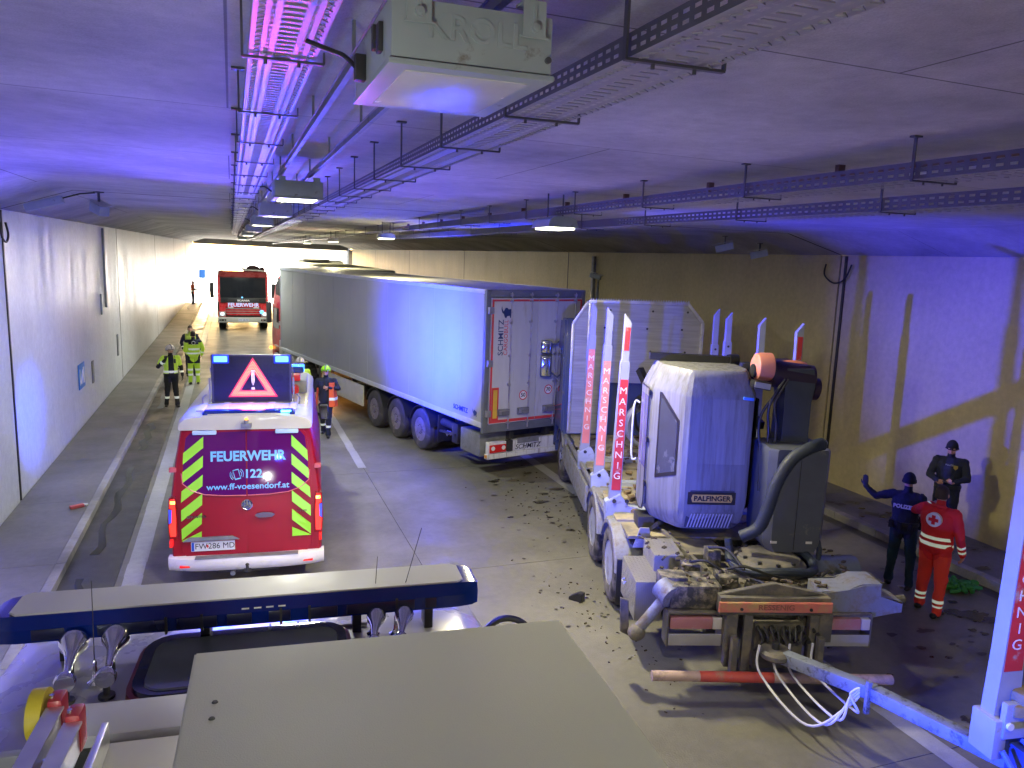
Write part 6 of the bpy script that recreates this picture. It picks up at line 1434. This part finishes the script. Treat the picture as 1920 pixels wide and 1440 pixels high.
    HL = (CF - np.array(hd)) @ np.array([tuple(S_), tuple(F), tuple(U)]).T
    class V3: __slots__ = ('x', 'y', 'z')
    c = V3(); hl = V3(); idx = []
    for (cx_, cy_, cz_), (hx, hy_, hz), ii, tt in zip(CF.tolist(), HL.tolist(), bi.tolist(), bt.tolist()):
        c.x, c.y, c.z = cx_, cy_, cz_; hl.x, hl.y, hl.z = hx, hy_, hz; idx.append(fn(segs[ii][0], tt, c, hl))
    me2.polygons.foreach_set('material_index', idx); me2.polygons.foreach_set('use_smooth', [True] * nf)
    o.parent = root; root.scale = (s, s, s)
    if extras: extras(root, hp_, HM, j, F, S_, U)
    return root
STAND = dict(anL=(-.12, .0, .09), anR=(.12, .0, .09), knL=(-.11, .02, .50), knR=(.11, .02, .50), hipL=(-.09, 0, .92), hipR=(.09, 0, .92), pelvis=(0, 0, .96), waist=(0, 0, 1.12), chest=(0, 0, 1.31), neck=(0, 0, 1.50), head=(0, .02, 1.665),
    shL=(-.19, 0, 1.44), shR=(.19, 0, 1.44), elL=(-.26, -.02, 1.17), elR=(.26, -.02, 1.17), wrL=(-.27, .08, .93), wrR=(.27, .08, .93), toeL=(-.15, 1, 0), toeR=(.15, 1, 0))
def pose(**k): d = dict(STAND); d.update(k); return d
def face_idx(hl, skin, eye, lip):
    if abs(abs(hl.x) - .030) < .013 and abs(hl.z - .012) < .007 and hl.y > .06: return eye
    if abs(hl.x) < .024 and abs(hl.z + .062) < .006 and hl.y > .07: return lip
    return skin
def helmet(m, crest=True):
    def fx(root, hp, HM, j, F, S_, U):
        b = MB(); rings = []
        for i in range(9):
            a = PI / 2 * i / 8; r = math.cos(a) * .128 + .004; z = math.sin(a) * .125 + .03; rings.append([hp(r * .93 * math.cos(2 * PI * k / 20), r * 1.15 * math.sin(2 * PI * k / 20) - .01, z) for k in range(20)])
        base = [hp(.128 * .93 * math.cos(2 * PI * k / 20) * 1.02, .132 * 1.18 * math.sin(2 * PI * k / 20) - .012, .03 - (.07 if math.sin(2 * PI * k / 20) < -.1 else .0)) for k in range(20)]
        b.loft([base] + rings); b.build('helmet', m, root, ang=60)
        b = MB(); b.tube([hp(0, .145 * math.cos(a), .035 + .135 * math.sin(a)) for a in [.3 + .25 * k for k in range(9)]], .014, 6); b.build('helmet_crest', STEEL_D, root)
        b = MB(); b.loft([[hp(x * .9, y, z) for x, y, z in ((-.1, .09, zz), (-.06, .135, zz), (0, .15, zz), (.06, .135, zz), (.1, .09, zz))] for zz in (.045, .06)], closed=False, cap=False); b.build('visor', BLACK, root)
    return fx
def hair(m, k=1.):
    def fx(root, hp, HM, j, F, S_, U):
        b = MB(); R_ = []
        for i in range(9):
            a = PI / 2 * i / 8; r = math.cos(a); R_.append([hp(r * .083 * math.cos(2 * PI * q / 18), r * .104 * math.sin(2 * PI * q / 18) - .012, .030 + math.sin(a) * .104 - (.07 * k * max(0, r - .93) / .07 if math.sin(2 * PI * q / 18) < .35 else -.02 * max(0, r - .93) / .07)) for q in range(18)])
        b.loft(R_); b.build('hair', m, root, ang=60)
    return fx
def cap(m, beanie=True):
    def fx(root, hp, HM, j, F, S_, U):
        b = MB(); R_ = []
        for i in range(9):
            a = PI / 2 * i / 8; r = math.cos(a); R_.append([hp(r * .090 * math.cos(2 * PI * q / 18), r * .110 * math.sin(2 * PI * q / 18) - .010, .022 + math.sin(a) * .118) for q in range(18)])
        low = [hp(.091 * math.cos(2 * PI * q / 18), .111 * math.sin(2 * PI * q / 18) - .010, .012 - (.03 if math.sin(2 * PI * q / 18) < .2 else 0)) for q in range(18)]
        b.loft([low] + R_); b.build('knit_cap', m, root, ang=60)
        b = MB(); b.tube([hp(.094 * math.cos(2 * PI * q / 18), .114 * math.sin(2 * PI * q / 18) - .010, .020 - (.03 if math.sin(2 * PI * q / 18) < .2 else 0)) for q in range(19)], .008, 6); b.build('cap_brim', m, root)
    return fx
def facing(dx, dy): return math.atan2(dx, dy)
# --- red rescue worker, back to us
def c_red(tg, t, c, hl):
    if tg == 'head': return face_idx(hl, 0, 1, 0) if hl.z < .06 else 0
    if tg == 'neck': return 0 if c.z > 1.54 else 2
    if tg == 'boot': return 5
    if tg == 'hand': return 0
    if tg in ('shin', 'cuff'): 
        return 4 if (.155 < c.z < .185 or .215 < c.z < .26) else 3
    if tg == 'thigh': return 3 if c.z < .86 else 2
    if tg == 'forearm' and (.50 < t < .62 or .78 < t < .9): return 4
    if tg == 'torso' and (.985 < c.z < 1.03 or 1.075 < c.z < 1.12): return 4
    return 2
def x_red(root, hp, HM, j, F, S_, U):
    hair(HAIRD)(root, hp, HM, j, F, S_, U)
    b = MB(); b.cyl((0, -.195, 1.36), (0, -.145, 1.36), .095, n=32); b.build('badge_disc', WTEXT, root)
    b = MB(); b.box(-.062, .062, -.200, -.190, 1.338, 1.382); b.box(-.022, .022, -.2005, -.1905, 1.298, 1.422); b.build('red_cross', mat('cross_red', (.65, .01, .01), .5, 0, 0), root)
    b = MB(); b.tube(spline([(-.08, -.06, 1.52), (0, -.09, 1.53), (.08, -.06, 1.52)], 4), .028, 8); b.build('collar', REDC, root)
    b = MB(); b.box(.255, .262, -.03, .03, 1.24, 1.30, .002); b.build('sleeve_patch', WTEXT, root)
person('person in red jacket with a round white back emblem and orange trousers, seen from behind', (8.97, 7.42, 0), facing(.95, .35), pose(elR=(.29, -.03, 1.16), wrR=(.31, .06, .92), elL=(-.36, .12, 1.34), wrL=(-.24, .34, 1.42), palmL=(0, 0, -1), anL=(-.14, .06, .09), anR=(.15, -.10, .09), knL=(-.12, .06, .5), knR=(.13, -.04, .5), head=(-.01, .03, 1.665)), ([SKIN, EYE, REDC, ORC, SILV, BOOT], c_red), 1.80, extras=x_red, bulk=1.24)
def c_pol(tg, t, c, hl):
    if tg == 'head': return face_idx(hl, 0, 1, 0)
    if tg == 'neck': return 2
    if tg == 'boot': return 4
    if tg == 'hand': return 5
    if tg in ('thigh', 'shin', 'cuff') and c.z < .93: return 3
    return 2
def x_pol(root, hp, HM, j, F, S_, U):
    cap(BLKC)(root, hp, HM, j, F, S_, U)
    text('POLIZEI', .076, WTEXT, root, 'back_lettering', (-.03, -.150, 1.30), right=(1, 0, 0), up=(0, 0, 1), bold=.003, ext=.012)
    b = MB(); b.loft([[Vector((.205 * math.cos(2 * PI * k / 20), .150 * math.sin(2 * PI * k / 20), z)) for k in range(20)] for z in (1.0, 1.055)]); b.build('duty_belt', BLACK, root)
    b = MB()
    for x, y in ((-.17, -.11), (.10, -.15), (.20, .02), (-.05, -.155)): b.cbox((x, y, 1.0), (.06, .045, .11), bev=.01)
    b.build('belt_pouches', BLKC, root)
    b = MB()
    for q in (0, 1): b.tube([(.172 - .0 * q, -.01 - .022 * q, .9), (.182, .0 - .022 * q, .55), (.178, -.02 - .022 * q, .16)], .006, 6)
    b.build('trouser_piping', SILV, root)
person('police officer in dark uniform with white back lettering, raising one arm', (9.25, 8.22, 0), facing(.80, .60), pose(shL=(-.19, .0, 1.44), elL=(-.42, -.02, 1.36), wrL=(-.58, -.04, 1.50), handL=(-.1, 0, 1), curlL=.2, palmL=(0, 1, 0), elR=(.28, .0, 1.18), wrR=(.20, .20, 1.05), anL=(-.13, .05, .09), anR=(.16, -.06, .09), knR=(.14, -.01, .5)), ([SKIN, EYE, NAVYC, PETROL, BOOT, GLOVE], c_pol), 1.74, extras=x_pol, bulk=1.08)
def c_cop(tg, t, c, hl):
    if tg == 'head': return face_idx(hl, 0, 1, 0)
    if tg == 'hand': return 0
    if tg == 'neck': return 2
    if tg == 'boot': return 4
    if tg in ('thigh', 'shin', 'cuff'): return 3
    return 2
def x_cop(root, hp, HM, j, F, S_, U):
    cap(BLKC)(root, hp, HM, j, F, S_, U)
    b = MB(); b.cbox((.03, .34, 1.16), (.07, .13, .012), bev=.004, rx=.3); b.build('note_phone', BLACK, root)
    text('POLIZEI', .035, mat('grey_letter', (.5, .5, .55), .5), root, 'chest_lettering', (.0, .150, 1.40), right=(-1, 0, 0), up=(0, 0, 1), ext=.006)
    b = MB(); b.prism([(-.12, 1.36), (-.09, 1.33), (-.06, 1.36), (-.06, 1.40), (-.12, 1.40)], 'Y', .13, .155); b.build('chest_badge', mat('brass_badge', (.45, .35, .1), .4, .5), root)
    b = MB(); b.box(.235, .25, -.02, .04, 1.33, 1.39, .003); b.build('sleeve_patch', mat('flag_patch', (.6, .3, .35), .6), root)
    b = MB(); b.loft([[Vector((.200 * math.cos(2 * PI * k / 20), .145 * math.sin(2 * PI * k / 20), z)) for k in range(20)] for z in (1.0, 1.05)]); b.build('duty_belt', BLACK, root)
person('police officer in black knit cap writing on a pad by the yellowish wall', (11.15, 9.15, .12), facing(-.75, -.55), pose(head=(0, .04, 1.66), face=(0, .95, -.25), elL=(-.27, .05, 1.19), wrL=(-.10, .24, 1.14), elR=(.27, .05, 1.19), wrR=(.11, .26, 1.12), palmL=(0, 0, 1), palmR=(0, 0, 1), handR=(-.3, 1, 0), handL=(.6, .8, 0), curlL=.9, curlR=.8, toeL=(-.2, 1, 0)), ([SKIN, EYE, NAVYC, NAVYC, BOOT, GLOVE], c_cop), 1.80, extras=x_cop, bulk=1.1)
# --- firefighters and helpers
def c_ff(tg, t, c, hl):
    if tg == 'head': return face_idx(hl, 0, 1, 0)
    if tg == 'hand': return 5
    if tg == 'neck': return 2
    if tg == 'boot': return 4
    if tg in ('shin', 'cuff') and .26 < c.z < .33: return 6
    if tg in ('thigh', 'shin', 'cuff'): return 2
    if tg == 'forearm': return 6 if .45 < t < .65 else 2
    if tg == 'torso' and 1.02 < c.z < 1.08: return 6
    if tg in ('torso', 'shoulder') and abs(c.x) > .075 and c.z > 1.0: return 3
    if tg == 'torso' and c.y < -.02: return 3
    if tg == 'arm' and t < .8: return 3
    return 2
def x_ff(root, hp, HM, j, F, S_, U):
    helmet(mat('cream_helmet', (.6, .56, .48), .3, 0, .05, coat=.5))(root, hp, HM, j, F, S_, U)
    b = MB(); b.cbox((-.10, .15, 1.36), (.05, .04, .12), bev=.01); b.cyl((-.10, .15, 1.42), (-.10, .15, 1.52), .006, n=6); b.build('radio', BLACK, root)
person('firefighter in cream helmet and yellow vest speaking into a radio beside the kerb', (-1.72, 24.1, 0), facing(.15, -1), pose(elR=(.34, .02, 1.20), wrR=(.14, .17, 1.42), handR=(-.3, .1, 1), palmR=(-.3, -1, 0), curlR=1.2, elL=(-.27, -.02, 1.17), wrL=(-.30, .04, .92), face=(-.2, 1, -.15), anL=(-.14, .05, .09), anR=(.14, -.08, .09)), ([SKIN, EYE, BLKC, HIVIS, BOOT, GLOVE, SILV], c_ff), 1.80, extras=x_ff, bulk=1.12)
def c_ff2(tg, t, c, hl):
    if tg == 'head': return face_idx(hl, 0, 1, 0)
    if tg == 'hand': return 0
    if tg == 'boot': return 4
    if tg in ('shin', 'cuff') and .27 < c.z < .33: return 5
    if tg in ('thigh', 'shin', 'cuff'): return 2
    if tg == 'forearm' and c.x > .1: return 0 if t > .2 else 2
    return 2
def x_ff2(root, hp, HM, j, F, S_, U):
    helmet(mat('lime_green_helmet', (.35, .85, .03), .3, 0, .03, coat=.5))(root, hp, HM, j, F, S_, U)
    # orange jacket worn open over the shoulder
    b = MB(); b.loft([[Vector((x, y, z)) for x, y in ((-.24 * k, -.14), (-.27 * k, .0), (-.22 * k, .16), (-.10, .175), (-.09, .155), (-.20 * k, .13), (-.245 * k, .0), (-.22 * k, -.12))] for z, k in ((.80, 1.08), (1.0, 1.02), (1.2, .95), (1.40, .88))]); b.build('orange_jacket', HIO, root)
    b = MB(); b.loft([[Vector((x, y, z)) for x, y in ((.21 * k, -.14), (.25 * k, .0), (.22 * k, .10), (.20 * k, .08), (.22 * k, -.12))] for z, k in ((.78, 1.1), (1.0, 1.0), (1.25, .9))]); b.build('jacket_side', HIO, root)
    b = MB(); b.loft([[Vector((x, y, z)) for x, y in ((-.262, -.14), (-.285, .0), (-.235, .17), (-.10, .182), (-.10, .178), (-.23, .165), (-.28, .0), (-.255, -.14))] for z in (.96, 1.03)]); b.build('jacket_tape', SILV, root)
person('firefighter in lime green helmet walking towards us with an open orange jacket', (2.17, 19.5, 0), facing(-.25, -1), pose(elR=(.27, -.06, 1.17), wrR=(.20, -.02, .95), elL=(-.32, .04, 1.24), wrL=(-.10, .17, 1.28), anL=(-.06, .12, .09), anR=(.09, -.20, .12), knL=(-.08, .13, .50), knR=(.10, .0, .50), handL=(1, .2, .1), palmL=(0, -1, 0)), ([SKIN, EYE, NAVYC, HIO, BOOT, SILV], c_ff2), 1.80, extras=x_ff2, bulk=1.03)
def x_ff3(root, hp, HM, j, F, S_, U): helmet(mat('cream_helmet', (.6, .56, .48)))(root, hp, HM, j, F, S_, U)
person('firefighter with shiny helmet and yellow vest half hidden behind the van', (1.65, 20.9, 0), facing(.1, -1), pose(wrL=(-.28, .12, .95), face=(.2, 1, -.1)), ([SKIN, EYE, BLKC, HIVIS, BOOT, SKIN, SILV], c_ff), 1.82, extras=x_ff3, bulk=1.12, voxel=.013)
def c_y(tg, t, c, hl):
    if tg == 'head': return face_idx(hl, 0, 1, 0)
    if tg == 'hand': return 0
    if tg == 'boot': return 4
    if tg in ('shin', 'cuff', 'thigh'):
        if .30 < c.z < .37 or .47 < c.z < .54: return 6
        return 3 if c.z < .72 else 2
    if tg in ('torso',) and (1.03 < c.z < 1.09 or 1.17 < c.z < 1.23): return 6
    if tg in ('forearm',): return 6 if .4 < t < .6 else 3
    if tg == 'torso' and c.z > 1.36: return 2
    if tg == 'shoulder' and c.z > 1.41: return 2
    return 3
def x_y(root, hp, HM, j, F, S_, U):
    hair(HAIRD)(root, hp, HM, j, F, S_, U)
    b = MB(); b.lathe([(.045, -.155), (.06, -.155), (.06, -.10), (.045, -.10)], (0, 0, 1.41), 'Y', 20, True); b.build('back_emblem', WTEXT, root)
person('person in bright yellow suit with silver bands and dark shoulders, back towards us', (-1.28, 28.1, 0), facing(-.1, 1), pose(wrL=(-.18, .18, 1.02), wrR=(.26, .12, .98), elR=(.30, .0, 1.2)), ([SKIN, EYE, NAVYC, HIVIS, BOOT, GLOVE, SILV], c_y), 1.82, extras=x_y, bulk=1.18, voxel=.013)
def c_v(tg, t, c, hl):
    if tg == 'head': return face_idx(hl, 0, 1, 0)
    if tg == 'hand': return 0
    if tg == 'boot': return 4
    if tg == 'forearm' and .6 < t < .75: return 6
    if tg in ('torso', 'shoulder') and c.z > .98 and abs(c.x) < .17: return 3
    return 2
person('bare headed person in navy with an olive yellow vest, facing us behind the yellow suit', (-1.45, 29.9, 0), facing(.1, -1), pose(elR=(.30, -.05, 1.2), elL=(-.30, -.05, 1.2), wrR=(.24, .06, .98), wrL=(-.28, .05, .95)), ([SKIN, EYE, NAVYC, mat('olive_vest', (.32, .42, .06), .6), BOOT, GLOVE, SILV], c_v), 1.84, extras=hair(HAIRD), bulk=1.08, voxel=.013)
def c_o(tg, t, c, hl):
    if tg == 'head': return face_idx(hl, 0, 1, 0)
    if tg == 'hand': return 0
    if tg == 'boot': return 4
    if tg in ('shin', 'cuff', 'thigh'): return 2
    if tg == 'torso' and (.98 < c.z < 1.06 or 1.19 < c.z < 1.24): return 5
    if tg == 'forearm': return 2
    return 3
person('far person in orange jacket standing on the walkway by the pale wall', (-2.95, 66.8, .1), facing(.9, -.3), pose(wrR=(.16, .34, 1.15), elR=(.26, .1, 1.2), wrL=(-.2, .2, 1.1)), ([SKIN, EYE, NAVYC, HIO, BOOT, SILV], c_o), 1.85, extras=hair(HAIRD), voxel=.016)
